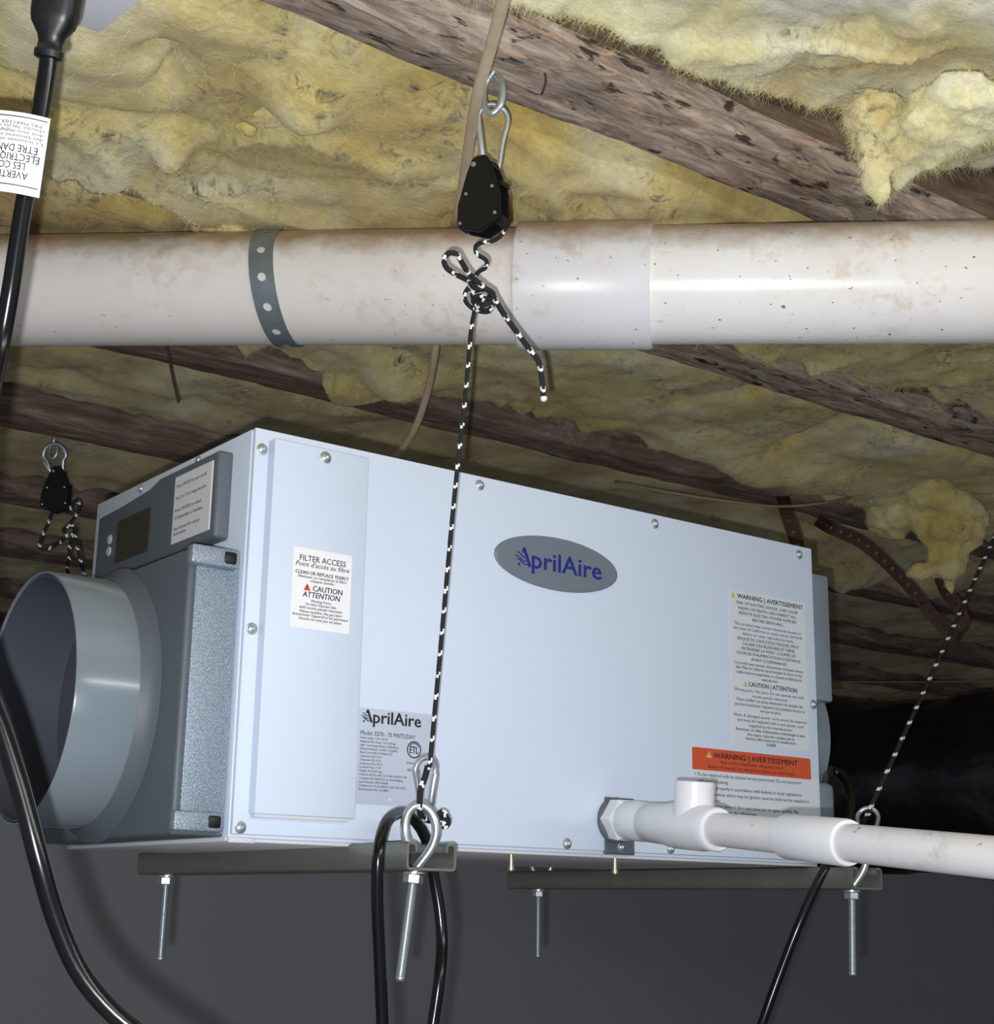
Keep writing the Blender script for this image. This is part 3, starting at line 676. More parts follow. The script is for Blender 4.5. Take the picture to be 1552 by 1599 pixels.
for t, fy, ch, w, bo, it in [('FILTER ACCESS', .124, .0047, .043, .014, 0), ("Point d'acc\u00e8s au filtre", .200, .0038, .050, .012, .25), ('CLEAN OR REPLACE YEARLY', .305, .0028, .0495, .025, 0), ('Nettoyer ou remplacer le filtre', .355, .0022, .045, .02, .25), ('chaque ann\u00e9e', .400, .0022, .022, .02, .25), ('ATTENTION', .575, .0044, .035, .022, .2), ('Moving Parts', .650, .0021, .018, .02, 0), ('Do Not Operate Unit', .695, .0021, .028, .02, 0), ('with access panels removed.', .740, .0021, .040, .02, 0), ('Pi\u00e8ces mobiles. Ne pas faire', .790, .0021, .039, .02, .25), ("fonctionner l'appareil si les panneaux", .833, .0021, .0515, .02, .25), ("d'acc\u00e8s ne sont pas en place.", .880, .0021, .040, .02, .25)]:
    pr.text('ink', t, ch, 0, h*(1-fy)-ch*.5, width=w, bold=bo, ital=it)
pr.text('ink', 'CAUTION', .0044, .0055, h*(1-.49)-.0022, width=.0275, bold=.022)
pr.tri(.006, -.0135, h*(1-.49)-.0025, 'ink', 'orange')
pr.build('printed_text', fl, {'orange': .6})
# oval badge
bd = thing('x', None, None) if False else None
n = 72; V = []; F = []
for yy, sc in ((0.001, 1), (-.0018, 1), (-.0026, .975)):
    for k in range(n): a = 2*math.pi*k/n; V.append((.3155+.0722*sc*math.cos(a), yy, .2577+.0246*sc*math.sin(a)))
F = [tuple(range(2*n, 3*n))]
for q in range(2):
    for k in range(n): F.append((q*n+k, q*n+(k+1) % n, (q+1)*n+(k+1) % n, (q+1)*n+k))
badge = mesh_obj('oval_badge', V, F, M['badge'], deh)
pr = Print((.3155, -.0026, .2577), FX, FU, FN); wordmark(pr, 'blue', -.0465, -.0075, .0165, .098); pr.build('lettering', badge)
# rating plate
rp = sticker('rating_plate', .1082, .1858, .0310, .1085, -.0005, M['plate'], deh, .0004)
lathe('plate_rivet', (.142, -.0006, .036), (0, -1, 0), [(0, .0014), (.0006, .0012)], M['sticker'], rp, 12)
pr = Print((.1082, -.00078, .0310), FX, FU, FN); wordmark(pr, 'ink', .0055, .0660, .0100, .0565)
pr.text('ink', 'Model: E070 - 70 PINTS/DAY', .0036, .0035, .0555, 'L', width=.0535, bold=-.002)
for k, (t, w) in enumerate([('Power Supply: 115V~ 60 Hz', .026), ('Refrigerant: R32, Charge: 7.0 oz (0.20 kg)', .034), ('High / Low Design Pressure: 540/240 psi', .037), ('Moisture Removal: 1.2 kWh (1.15 g/Wh)', .036), ('Rated Current Max: 5.70 Amp/115V', .031), ('Compressor RLA: 3.9 A', .0205), ('Compressor LRA: 21.5 A', .0205), ('Compressor FLA: 3.45 A', .0215), ('Fan Rated Power: 71 W', .0205), ('Weight: 64 lb (29.0 kg)', .0215), ('CSA/UL 60335-2-40, C22.2 NO 60335-2-40', .046), ('Complies with ANSI/CSA air dehumidifying', .0425), ('Serial Number: 0021756600', .028), ('Conforms to UL Std 60335-1 and CSA C22.2', .0455), ('Environmental No. 10138812', .029)]):
    pr.text('ink', t, .0017, .0035, .0525-k*.00295, 'L', width=w, bold=.006)
c = (.0560, .0470); pr.ring('ink', c, .0066, .0010); pr.text('ink', 'ETL', .0056, c[0], c[1]-.0030, width=.0085, bold=.02); pr.ring('ink', (c[0], c[1]+.0005), .0048, .0008, 20, .35, math.pi-.35)
for t, z in (('Intertek', .0350), ('4003012', .0290)): pr.text('ink', t, .0022, .0560, z, width=.013)
pr.build('printed_text', rp)
# warning label (upper)
wl = sticker('warning_label', .5365, .6465, .1120, .2660, -.0005, M['stickerg'], deh); wl['label'] = 'pale grey warning label with black print'
pr = Print((.5365, -.00078, .1120), FX, FU, FN); cw = .055; hh = .154
def rows(lst, big=False):
    for t, fy, w, bo in lst: pr.text('ink', t, .0029, cw, hh*(1-fy)-.0015, width=w, bold=bo)
pr.text('ink', 'WARNING | AVERTISSEMENT', .0045, .0595, hh*(1-.040)-.0022, width=.0960, bold=.024); pr.tri(.0060, .0058, hh*(1-.040)-.0030, 'ink', 'yellow')
rows([('RISK OF ELECTRIC SHOCK. CAN CAUSE', .083, .089, .016), ('INJURY OR DEATH. DISCONNECT ALL', .117, .084, .016), ('REMOTE ELECTRIC POWER SUPPLIES', .150, .083, .016), ('BEFORE SERVICING.', .184, .045, .016),
      ('This product may contain chemicals known to', .222, .097, .004), ('the state of California to cause cancer and birth', .252, .100, .004), ('defects or other reproductive harm.', .284, .075, .004),
      ('RISQUE DE CHOCS \u00c9LECTRIQUES, PEUT', .318, .089, .016), ('CAUSER DES BLESSURES ET M\u00caME', .350, .076, .016), ("ENTRA\u00ceNER LA MORT. COUPER LES", .381, .078, .016), ("SOURCES D'ALIMENTATION \u00c0 DISTANCE", .413, .092, .016), ('AVANT LE D\u00c9PANNAGE.', .446, .052, .016),
      ('Ce produit peut contenir des produits chimiques connus', .478, .099, .010), ("dans l'\u00c9tat de Californie qui provoquent le cancer et des", .507, .096, .010), ("malformations cong\u00e9nitales ou d'autres probl\u00e8mes de", .538, .094, .010), ('reproduction.', .568, .024, .010)])
pr.text('ink', 'CAUTION | ATTENTION', .0043, .0595, hh*(1-.610)-.0022, width=.0700, bold=.024); pr.tri(.0058, .0205, hh*(1-.610)-.0030, 'ink', 'yellow')
rows([('Moving parts. Hot parts. Do not operate unit with', .652, .099, .004), ('access panels removed.', .684, .051, .004), ('Pi\u00e8ces mobiles. Les pi\u00e8ces deviennent tr\u00e8s chaudes. Ne', .714, .095, .010), ("pas faire fonctionner l'appareil si les panneaux d'acc\u00e8s ne", .745, .100, .010), ('sont pas en place.', .774, .030, .010),
      ('Note: A damaged power cord cannot be repaired', .815, .104, .006), ('and must be replaced with a new power cord', .846, .095, .006), ('supplied by the manufacturer.', .876, .062, .006), ("Remarque: Un c\u00e2ble d'alimentation endommag\u00e9 ne peut", .905, .099, .012), ('\u00eatre r\u00e9par\u00e9, il doit \u00eatre remplac\u00e9 par un', .934, .067, .012), ('nouveau c\u00e2ble fourni par le manufacturier.', .960, .073, .012), ('B2206805', .988, .013, .010)])
pr.build('printed_text', wl, {'yellow': .6})
# refrigerant label (lower) with its orange banner
rl = sticker('refrigerant_label', .4825, .6570, .0125, .0845, -.0005, M['stickerg'], deh, .0006); rl['label'] = 'white refrigerant label with an orange banner'
ob = sticker('orange_banner', .4825, .6480, .0832, .1043, -.0005, M['orange'], rl, .0022, '1100', .0003)
pr = Print((.56525, -.0008, .0832), FX, FU, FN)
pr.text('ink', 'WARNING | AVERTISSEMENT', .0050, .0045, .0126, width=.1180, bold=.026); pr.tri(.0066, -.0605, .0122, 'ink', 'yellow')
pr.text('ink', 'Risk of Fire. Flammable refrigerant Used.', .0030, -.0010, .0075, width=.088, bold=.002); pr.text('ink', "Risque d'incendie. Le r\u00e9frig\u00e9rant utilis\u00e9 est inflammable.", .0030, -.0010, .0025, width=.122, bold=.002)
pr.build('printed_text', ob, {'yellow': .6})
pr = Print((.4825, -.00078, .0125), FX, FU, FN)
for t, x, z, w in [('\u2022 To be repaired only by trained service personnel. Do not puncture', .003, .0650, .147), ('refrigerant tubing.', .0065, .0590, .041), ('\u2022 Dispose of properly in accordance with federal or local regulations.', .003, .0530, .148), ('\u2022 Auxiliary devices which may be ignition sources shall not be installed in', .003, .0470, .158), ('the ductwork.', .0065, .0410, .030), ('\u2022 Les r\u00e9parations doivent \u00eatre ex\u00e9cut\u00e9es par un agent qualifi\u00e9. Ne', .003, .0360, .142), ('pas percer les tubes de r\u00e9frig\u00e9rant.', .0065, .0305, .080), ('\u2022 \u00c9liminer conform\u00e9ment aux r\u00e8glements f\u00e9d\u00e9raux ou locaux.', .003, .0250, .135), ('\u2022 Les dispositifs auxiliaires pouvant \u00eatre des sources', .003, .0085, .118), ("d'inflammation ne doivent pas \u00eatre install\u00e9s.", .0065, .0030, .100)]:
    pr.text('ink', t, .0031, x, z, 'L', width=w, bold=.008)
pr.build('printed_text', rl)
# drain bracket, its screw and the brass pins below
db = bmesh.new(); box_bm((.372, -.0012, .0005), (.4085, .001, .0515), .0018, 3, db); db = bm_obj('drain_bracket', db, M['greyd'], deh, True, 30)
screw_at((.3915, -.0012, .0072), (0, -1, 0), .0036, db)
lathe('drain_nut', (.384, -.001, .0305), (0, -1, 0), [(0, .0205), (.004, .0205), (.0065, .018)], M['greyd'], db, 24)
for (x, y, z) in ((.3905, .006, -.0025), (.283, .02, -.0025)):
    lathe('drain_pin', (x, y, z), (0, 0, -1), [(0, .0022), (.010, .0022), (.010, .003), (.0135, .003), (.0145, .0015)], M['brass'], deh, 14)
# right end: outlet shroud, collar, power inlet box
bm = box_bm((L-.001, .010, .167), (L+.038, .300, .303), .003); bm_obj('outlet_shroud', bm, M['grey'], deh, True, 30)
bm = box_bm((L-.001, .030, .083), (L+.030, .300, .170), .003); bm_obj('outlet_back_plate', bm, M['grey'], deh, True, 30)
lathe('outlet_collar', (L+.02, .161, .14), (1, 0, 0), [(0, cr+.008), (.004, cr+.002), (.009, cr), (.066, cr), (.0672, cr-.0012), (.06, cr-.003), (-.01, cr-.004)], M['grey'], deh, 72, cap=False, auto=40)
bm = box_bm((L-.001, .0085, .002), (L+.036, .12, .0835), .008, 3); bm_obj('power_inlet_box', bm, M['grey'], deh, True, 30)
adopt(deh)
deh_cord = [(.680, .02, .0795), (.697, .004, .090), (.716, .002, .083), (.726, -.008, .066), (.728, -.02, .045), tuple(at(1322, 1310, 1.53)), tuple(at(1294, 1345, 1.50)), tuple(at(1256, 1424, 1.48)), tuple(at(1218, 1520, 1.47)), tuple(at(1183, 1620, 1.46)), tuple(at(1150, 1730, 1.46))]
deh_cord = [(.690, .018, .078)]+[tuple(at(*q)) for q in ((1297, 1202, 1.70), (1316, 1216, 1.69), (1329, 1250, 1.66), (1322, 1310, 1.56))]+deh_cord[6:]
o = tube('power_cord', deh_cord, .0046, M['rubber'], None, 14, step=.006); tag(o, 'black power cord dropping below the right end of the machine', 'cord')

# ================================================================ CONDENSATE PIPE
S0 = np.array([.384, -.0015, .0318]); E0 = np.array([.289, -.444, -.0098]); dd = E0-S0; LL = np.linalg.norm(dd); dd /= LL
cp = thing('condensate_pipe', 'narrow white plastic drain pipe with a tee fixed to the front of the machine', 'pipe', S0)
t = lambda f: f*LL
lathe('hex_adapter', S0, dd, [(.006, .0165), (.008, .0195), (t(.055), .0205), (t(.062), .0185)], M['pvc_white'], cp, 6, auto=20)
lathe('threaded_end', S0, dd, [(-.001, .0130), (.012, .0130)], M['pvc_white'], cp, 24)
lathe('socket', S0, dd, [(t(.055), .0160), (t(.062), .0175), (t(.115), .0172), (t(.135), .0152), (t(.15), .0150)], M['pvc_white'], cp, 40)
lathe('tee', S0, dd, [(t(.135), .0155), (t(.14), .0168), (t(.20), .0172), (t(.225), .0186), (t(.245), .0192), (t(.33), .0188), (t(.35), .0178), (t(.372), .0178), (t(.376), .0168), (t(.374), .0136)], M['pvc_white'], cp, 48)['label'] = 'white plastic tee'
tp = S0+dd*t(.295); bu = np.array([0, 0, 1.])-dd*dd[2]; bu /= np.linalg.norm(bu)
tee = [c_ for c_ in cp.children if c_.name.startswith('tee')][0]
lathe('tee_branch', tp, bu, [(.006, .0178), (.020, .0168), (.0365, .0168), (.0372, .0160), (.0365, .0136), (.008, .0134)], M['pvc_white'], tee, 40, cap=False)
lathe('pipe_length', S0, dd, [(t(.365), .01335), (t(.60), .01335)], M['pvc_pipe'], cp, 40)
lathe('coupling', S0, dd, [(t(.582), .0134), (t(.583), .0160), (t(.588), .0165), (t(.742), .0168), (t(.748), .0160), (t(.747), .0136)], M['pvc_white'], cp, 40)
lathe('pipe_length', S0, dd, [(t(.73), .01335), (t(1.55), .01335)], M['pvc_pipe'], cp, 40)
adopt(cp)

# ================================================================ STEEL RAILS
def rail(label, x0, x1, y0, y1, zt0, zt1):
    """lipped channel, open upward, running front to back"""
    w = x1-x0; h = .0215; t_ = .0022; r = .0035
    c = [(0, -.0005), (0, -h+r), (r*.3, -h+r*.3), (r, -h), (w-r, -h), (w-r*.3, -h+r*.3), (w, -h+r), (w, -.003), (w-.002, -.0006), (w-.005, 0), (w-.0085, -.001), (w-.010, -.0032), (w-.010, -.0075)]
    c = [(.010, -.0075), (.010, -.0032), (.0085, -.001), (.005, 0), (.002, -.0006), (0, -.003)]+c[1:]
    # offset inwards to give sheet thickness
    P = np.array(c); T = np.gradient(P, axis=0); T /= np.linalg.norm(T, axis=1)[:, None]; Nn = np.stack([-T[:, 1], T[:, 0]], 1); Q = P+Nn*t_
    ctr = np.array([w/2, -h/2]); 
    ring = list(P)+list(Q[::-1]); n = len(ring); V = []
    ny = 2
    for k in range(ny):
        y = y0+(y1-y0)*k/(ny-1); z = zt0+(zt1-zt0)*k/(ny-1)
        V += [(x0+p[0], y, z+p[1]) for p in ring]
    F = [(k, (k+1) % n, n+(k+1) % n, n+k) for k in range(n)]
    m = len(P)
    for e in (0, n):
        for k in range(m-1): F.append((e+k, e+k+1, e+n-2-k, e+n-1-k))
    o = mesh_obj('channel_rail', V, F, M['zincd'], None, False); bm = bmesh.new(); bm.from_mesh(o.data); bmesh.ops.recalc_face_normals(bm, faces=bm.faces); bm.to_mesh(o.data); bm.free()
    o.data.set_sharp_from_angle(angle=math.radians(40))
    return tag(o, label, 'rail', 'channel rails under the machine')
rail('grey steel channel rail under the left end of the machine', .1075, .1535, -.080, .405, .0, .0)
rail('grey steel channel rail under the right end of the machine', .644, .689, -.052, .50, -.0030, -.0028)

# ================================================================ EYE BOLTS
def eye_ring(c, nx_, up, a, b, n=40, open_=0.):
    """points of an oval eye in the plane nx_/up"""
    return [c+nx_*a*math.sin(q)+up*b*math.cos(q) for q in np.linspace(open_, 2*math.pi-open_, n)]
def eye_bolt(label, base, nx_, lean, group, top=.0):
    """base: where the rod leaves the underside of the rail"""
    base = np.array(base, float); dn = np.array(lean, float); dn /= np.linalg.norm(dn); up = -dn
    th = thing('eye_bolt', label, 'eye bolt', base, group); nx_ = np.array(nx_)-dn*np.dot(nx_, dn); nx_ /= np.linalg.norm(nx_)
    fr = np.cross(nx_, [0, 0, 1.]); pts = []
    for k, (dx, z) in enumerate([(-.005, .0195), (-.0078, .027), (-.0080, .036), (-.0048, .0452), (.0025, .0505), (.0100, .0478), (.0150, .0395), (.0160, .0300), (.0126, .0190), (.0063, .0092), (.0018, .0025), (0, -.006)]):
        pts.append(base+nx_*dx+np.array([0, 0, z])+fr*.0045*min(1, max(-1, (5-k)/5)))
    tube('eye', pts, .0037, M['zinc'], th, 14, step=.002)
    lathe('washer', base-np.array([0, 0, .0003]), (0, 0, -1), [(0, .0088), (.0016, .0088)], M['zinc'], th, 28)
    lathe('nut', base+dn*.0022, dn, [(0, .0068), (.0006, .0076), (.0062, .0076), (.0068, .0068)], M['zinc'], th, 6, auto=20)
    prof = [(.0085, .0036)]; k = 0
    while .009+k*.00125 < .079: prof += [(.009+k*.00125, .0034), (.0096+k*.00125, .00405)]; k += 1
    prof += [(.0800, .0034), (.0810, .0026)]
    lathe('threaded_rod', base, dn, prof, M['zinc'], th, 14, auto=80)
    adopt(th); return th
GE = 'eye bolts through the rails'
nxe = np.array([.80, -.60, 0.])
lw1 = np.array([-.0035, .0, -.0815])
eye_bolt('shiny eye bolt at the front end of the left rail, black cord behind it', (.1245, -.0655, -.0219), nxe, (-.010, .004, -.1), GE)
eye_bolt('eye bolt at the back end of the left rail, its rod hanging at far left', (.1235, .3700, -.0219), nxe, (-.001, 0, -.1), GE)
eye_bolt('eye bolt at the front end of the right rail behind the narrow white pipe', (.662, -.036, -.0248), nxe, (-.005, 0, -.1), GE)
eye_bolt('thin eye bolt at the back end of the right rail below the machine', (.6620, .4600, -.0246), nxe, (.0, 0, -.1), GE)

# ================================================================ EYE SCREWS IN THE JOISTS
def eye_screw(label, p, a=.0085, b=.0175, r=.0033, nx_=(.55, -.83, 0)):
    p = np.array(p, float); th = thing('eye_screw', label, 'eye screw', p, 'eye screws in the joists'); nx_ = np.array(nx_); nx_ = nx_/np.linalg.norm(nx_)
    zz = np.array([0, 0, 1.]); c = p-zz*(b+.004)
    pts = [c+nx_*a*math.sin(q)+zz*b*math.cos(q) for q in np.linspace(math.radians(25), math.radians(345), 26)]
    pts += [p+zz*.0015, p+zz*.02]
    tube('eye', pts, r, M['zinc'], th, 14, step=.0025); adopt(th)
    return c-zz*b
# ================================================================ ROPE RATCHET HANGERS
def rope_vf(P, r, pitch=.0166, n=10):
    """braided rope; white reflective stitches on some faces"""
    Q = resample(smooth_path(P, .002), .0012); V, F = sweep(Q, r, n); fm = []
    m = len(Q); step = .0012
    for i in range(m-1):
        s = i*step
        for k in range(n):
            a = (k/n)
            ph = (s/pitch) % 1; ph2 = (s/pitch+.5*0+.13) % 1
            w1 = (abs(((a-.0) % 1)-.5) < .5) and ph < .19 and (((a-.10) % .5) < .21)
            w2 = .13 <= ((s/pitch) % 1) < .30 and (((a-.36) % .5) < .16)
            fm.append(1 if (w1 or w2) else 0)
    fm += [0, 0]
    return V, F, fm
def rope(name, P, r, parent, pitch=.0166):
    V, F, fm = rope_vf(P, r, pitch); return mesh_obj(name, V, F, [M['rope'], M['fleck']], parent, True, fm)
def carabiner(parent, top, bottom, wide_top, wide_bot, nx_, r, name='carabiner', flip=1):
    """pear shaped snap hook between two points, wide at the top"""
    top = np.array(top); bottom = np.array(bottom); ax = top-bottom; Lc = np.linalg.norm(ax); ax /= Lc
    nx_ = np.array(nx_, float); nx_ -= ax*np.dot(nx_, ax); nx_ /= np.linalg.norm(nx_)
    a, b = wide_top/2, wide_bot/2
    body = [(-b*.9, .05), (-a*.92, .78)]
    pts = [bottom+ax*Lc*.13-nx_*b, bottom+ax*Lc*.45-nx_*(b*.6+a*.4), bottom+ax*(Lc-a*1.02)-nx_*a]
    for q in np.linspace(math.radians(165), math.radians(10), 9): pts.append(bottom+ax*(Lc-a)+nx_*a*math.cos(q)+ax*a*math.sin(q))
    pts += [bottom+ax*(Lc-a*1.25)+nx_*a*.99, bottom+ax*Lc*.45+nx_*(b*.62+a*.38), bottom+ax*Lc*.13+nx_*b, bottom+ax*Lc*.02+nx_*b*.62, bottom-ax*0+nx_*0, bottom+ax*Lc*.02-nx_*b*.62, bottom+ax*Lc*.10-nx_*b]
    o = tube(name, pts, r, M['zinc'], parent, 12, step=.002)
    g0 = bottom+ax*Lc*.14-nx_*b*1.0*flip; g1 = bottom+ax*(Lc-a*1.35)-nx_*a*1.0*flip
    lathe('gate', g0, g1-g0, [(0, r*1.05), (.002, r*1.32), (np.linalg.norm(g1-g0)-.002, r*1.32), (np.linalg.norm(g1-g0), r*1.0)], M['zinc'], o, 12)
    lathe('rivet', g0-np.cross(nx_, ax)*r*1.5, np.cross(nx_, ax), [(0, r*.7), (r*3, r*.7)], M['zincd'], o, 10)
    return o
def ratchet_body(parent, top, nrm, S=1., name='ratchet_housing'):
    """two dark plates with a gap: tapered top, angled bottom; top = point under the carabiner"""
    top = np.array(top); nrm = np.array(nrm)/np.linalg.norm(nrm); up = np.array([0, 0, 1.]); rt = np.cross(up, nrm)
    poly = [(-.0075, 0), (-.004, .0022), (.004, .0022), (.0078, -.001), (.0185, -.030), (.0195, -.0535), (.016, -.057), (.001, -.0635), (-.017, -.056), (-.0198, -.052), (-.0195, -.036), (-.011, -.010)]
    o = None
    for (n0, n1) in ((.0052, .0085), (-.0085, -.0052)):
        bm = bmesh.new(); A = [bm.verts.new(tuple(top+rt*x*S+up*y*S+nrm*n0*S)) for x, y in poly]; B = [bm.verts.new(tuple(top+rt*x*S+up*y*S+nrm*n1*S)) for x, y in poly]; k = len(poly)
        bm.faces.new(A); bm.faces.new(B[::-1])
        for j in range(k): bm.faces.new([A[j], B[j], B[(j+1) % k], A[(j+1) % k]])
        bmesh.ops.bevel(bm, geom=list(bm.edges), offset=.0008*S, segments=2, affect='EDGES')
        o = bm_obj(name if n0 > 0 else 'back_plate', bm, M['black'], parent, True, 30)
        if n0 > 0: front = o
    for (x, y, w, h) in ((.0155, -.0245, .004, .004), (.0175, -.0555, .003, .006), (-.0165, -.050, .003, .010), (0, -.006, .010, .004)):
        bm = box_bm((-w*S, -h/2*S, -.0056*S), (w*S, h/2*S, .0056*S)); Mx = Matrix([[*rt], [*up], [*nrm]]).transposed().to_4x4()
        bmesh.ops.transform(bm, matrix=Matrix.Translation(tuple(top+rt*x*S+up*y*S)) @ Mx, verts=bm.verts); bm_obj('spacer', bm, M['black'], parent)
    lathe('pulley', top+rt*-.001*S+up*-.040*S-nrm*.005*S, nrm, [(0, .0135*S), (.003*S, .0105*S), (.007*S, .0105*S), (.010*S, .0135*S)], M['black'], parent, 28)
    for (x, y, r) in ((-.005, -.0045, .0022), (.0125, -.0275, .0014), (-.0115, -.0285, .0014), (.0155, -.0505, .0014), (-.0165, -.0525, .0013)):
        lathe('rivet', top+rt*x*S+up*y*S+nrm*.0084*S, nrm, [(0, r*S), (.0007*S, r*S), (.0010*S, r*.5*S)], M['zinc'], front, 14)
    return front
RG = 'rope ratchet hangers'
# --- near hanger
E1 = onz(770, 110, ZJ); eye_screw('shiny eye screw in the pale barky joist above the near rope ratchet', E1)
h1 = thing('rope_ratchet_hanger', 'black rope ratchet in front of the wide pipe, its flecked rope holding the left rail', 'rope hanger', at(668, 1240, 1.190), RG)
dT = 1.262
VR = RT*.97+FW*.2
carabiner(h1, at(771, 163, dT), at(766, 270, dT-.005), .0245, .0135, VR, .0021)
ratchet_body(h1, at(757, 253, dT-.010), (-.93, -.37, 0), 1.03)
nd = dT-.012
k1 = [(788, 338, nd+.008), (790, 352, nd+.004), (783, 367, nd-.004), (770, 376, nd-.006), (755, 378, nd-.006), (743, 384, nd-.002), (744, 396, nd), (753, 402, nd+.002), (760, 408, nd+.004), (758, 418, nd+.002), (748, 424, nd-.003), (740, 434, nd-.006), (734, 446, nd-.008), (727, 456, nd-.006), (726, 468, nd-.004), (733, 478, nd-.002), (745, 485, nd+.002), (762, 487, nd+.002), (769, 478, nd-.004), (764, 466, nd-.010), (748, 462, nd-.012), (738, 468, nd-.008), (742, 478, nd-.006), (740, 490, nd-.004), (735, 521, nd-.006), (726, 624, nd-.016), (709, 780, nd-.032), (688, 1010, nd-.052), (672, 1184, nd-.068), (670, 1192, nd-.068)]
rope('rope', [at(*q) for q in k1], .00185, h1)
k2 = [(744, 484, nd-.008), (756, 476, nd-.014), (768, 470, nd-.012), (769, 458, nd-.006), (757, 452, nd-.014), (742, 450, nd-.014), (734, 442, nd-.010), (729, 437, nd-.006), (711, 428, nd-.004), (697, 418, nd-.004), (693, 404, nd-.004), (702, 395, nd-.004), (713, 397, nd-.004), (720, 408, nd-.006), (731, 426, nd-.009), (742, 437, nd-.014), (754, 448, nd-.016), (766, 456, nd-.016), (772, 466, nd-.014), (780, 480, nd-.012), (796, 504, nd-.010), (828, 547, nd-.008), (841, 565, nd-.006), (846, 590, nd-.006), (849, 622, nd-.006)]
r2 = rope('rope_tail', [at(*q) for q in k2], .0023, h1)
ebm = bmesh.new(); bmesh.ops.create_icosphere(ebm, subdivisions=2, radius=.0029)
bmesh.ops.translate(ebm, verts=ebm.verts, vec=tuple(at(849, 622, nd-.006))); bm_obj('melted_tip', ebm, M['fleck'], r2, True)
for q, rr in (((752, 460, nd-.008), .0060), ((744, 447, nd-.008), .0042), ((757, 479, nd-.006), .0045)):   # wraps of the knot
    c = at(*q); pts = [c+RT*rr*1.25*math.cos(a)+UP*rr*.8*math.sin(a)+FW*.003*math.sin(2*a) for a in np.linspace(0, 2*math.pi, 14)]
    rope('knot_wrap', pts, .0021, h1)
ld = 1.196
lc = carabiner(h1, at(664, 1183, ld), at(664, 1268, ld), .0190, .0100, RT*.78+FW*.62, .0024, flip=-1)
k3 = [(671, 1190, ld-.004), (668, 1196, ld-.006), (663, 1215, ld-.006), (657, 1232, ld-.010), (655, 1258, ld-.012), (657, 1272, ld-.004), (668, 1281, ld+.004), (682, 1279, ld+.006), (694, 1272, ld+.002), (698, 1282, ld), (690, 1290, ld+.002), (678, 1284, ld+.010)]
rope('knot_tail', [at(*q) for q in k3], .0024, h1)
for q in ((690, 1277, ld), (693, 1283, ld+.002)):
    c = at(*q); rope('knot_wrap', [c+RT*.0034*math.cos(a)+UP*.0042*math.sin(a)+FW*.002*math.sin(a) for a in np.linspace(0, 2*math.pi, 12)], .0022, h1)
adopt(h1)
# --- far left hanger
E2 = onz(85, 686, ZJ); eye_screw('small dull eye screw in the brown joist at far left', E2, .007, .013, .0032)
h2 = thing('rope_ratchet_hanger', 'far black rope ratchet with knotted flecked rope above the grey duct collar', 'rope hanger', at(110, 900, 2.0), RG)
dF = 2.285
carabiner(h2, at(83, 693, dF), at(90, 745, dF), .033, .017, RT, .0028)
ratchet_body(h2, at(92, 733, dF-.005), (-.62, -.78, 0), 1.06)
f = dF-.012
rope('rope', [at(*q) for q in ((84, 792, f), (80, 803, f), (76, 815, f), (70, 828, f), (64, 842, f), (62, 853, f), (68, 858, f), (80, 855, f), (95, 846, f), (104, 836, f-.01), (99, 828, f-.012), (106, 822, f-.014), (116, 826, f-.012), (112, 838, f-.010), (109, 852, f-.01), (108, 872, f-.02), (106, 895, f-.04), (125, 960, 2.18), (170, 1120, 1.9))], .0026, h2, .019)
rope('rope_tail', [at(*q) for q in ((104, 790, f), (106, 800, f-.01), (112, 790, f-.008), (119, 782, f-.008), (125, 791, f-.008), (118, 806, f-.010), (110, 818, f-.016), (119, 826, f-.014), (118, 838, f-.012), (121, 855, f-.01), (125, 872, f-.01), (131, 894, f-.01), (134, 902, f-.01))], .0026, h2, .019)
adopt(h2)
# --- right hanger (its ratchet is outside the frame)
A3 = at(1357, 1266, 1.535); lo, hi = 1.6, 2.6
for _ in range(50):       # the joist above is the second one: find how far away the rope leaves the picture
    md = (lo+hi)/2; B3 = at(1552, 840, md); dv = B3-A3; T3 = A3+dv*((ZJ-.031-A3[2])/dv[2])
    if T3[1] < JY[1]-.04: lo = md
    else: hi = md
h3 = thing('hanging_rope', 'flecked black rope at right rising from the right rail out of the picture', 'rope', A3, RG)
rope('rope', [A3+(T3-A3)*k/4 for k in range(5)], .0024, h3, .034)
E3 = T3+np.array([0, 0, ZJ-T3[2]]); eye_screw('eye screw holding the right rope, just outside the picture', E3, .007, .013, .0032)
lc3 = carabiner(h3, at(1356, 1262, 1.540), at(1352, 1330, 1.545), .0205, .012, RT, .0024)
rope('rope_tail', [at(*q) for q in ((1358, 1268, 1.53), (1352, 1276, 1.535), (1347, 1290, 1.54), (1356, 1296, 1.55), (1364, 1290, 1.545))], .0024, h3)
adopt(h3)

# ================================================================ BLACK CORDS
P = [at(606, 1760, 1.13), at(599, 1640, 1.135), at(593, 1500, 1.14), at(589, 1400, 1.142), at(591, 1335, 1.146), at(597, 1300, 1.158), at(608, 1278, 1.180), at(630, 1269, 1.212), at(650, 1284, 1.228), at(664, 1307, 1.232), at(672, 1335, 1.236), at(678, 1372, 1.236), at(686, 1420, 1.232), at(690, 1470, 1.225), at(686, 1530, 1.21), at(676, 1600, 1.20), at(668, 1660, 1.19), at(650, 1760, 1.17)]
o = tube('looped_cord', P, .0047, M['rubber'], None, 14, step=.005); tag(o, 'black cord draped in a loop behind the front eye bolt of the left rail', 'cord')
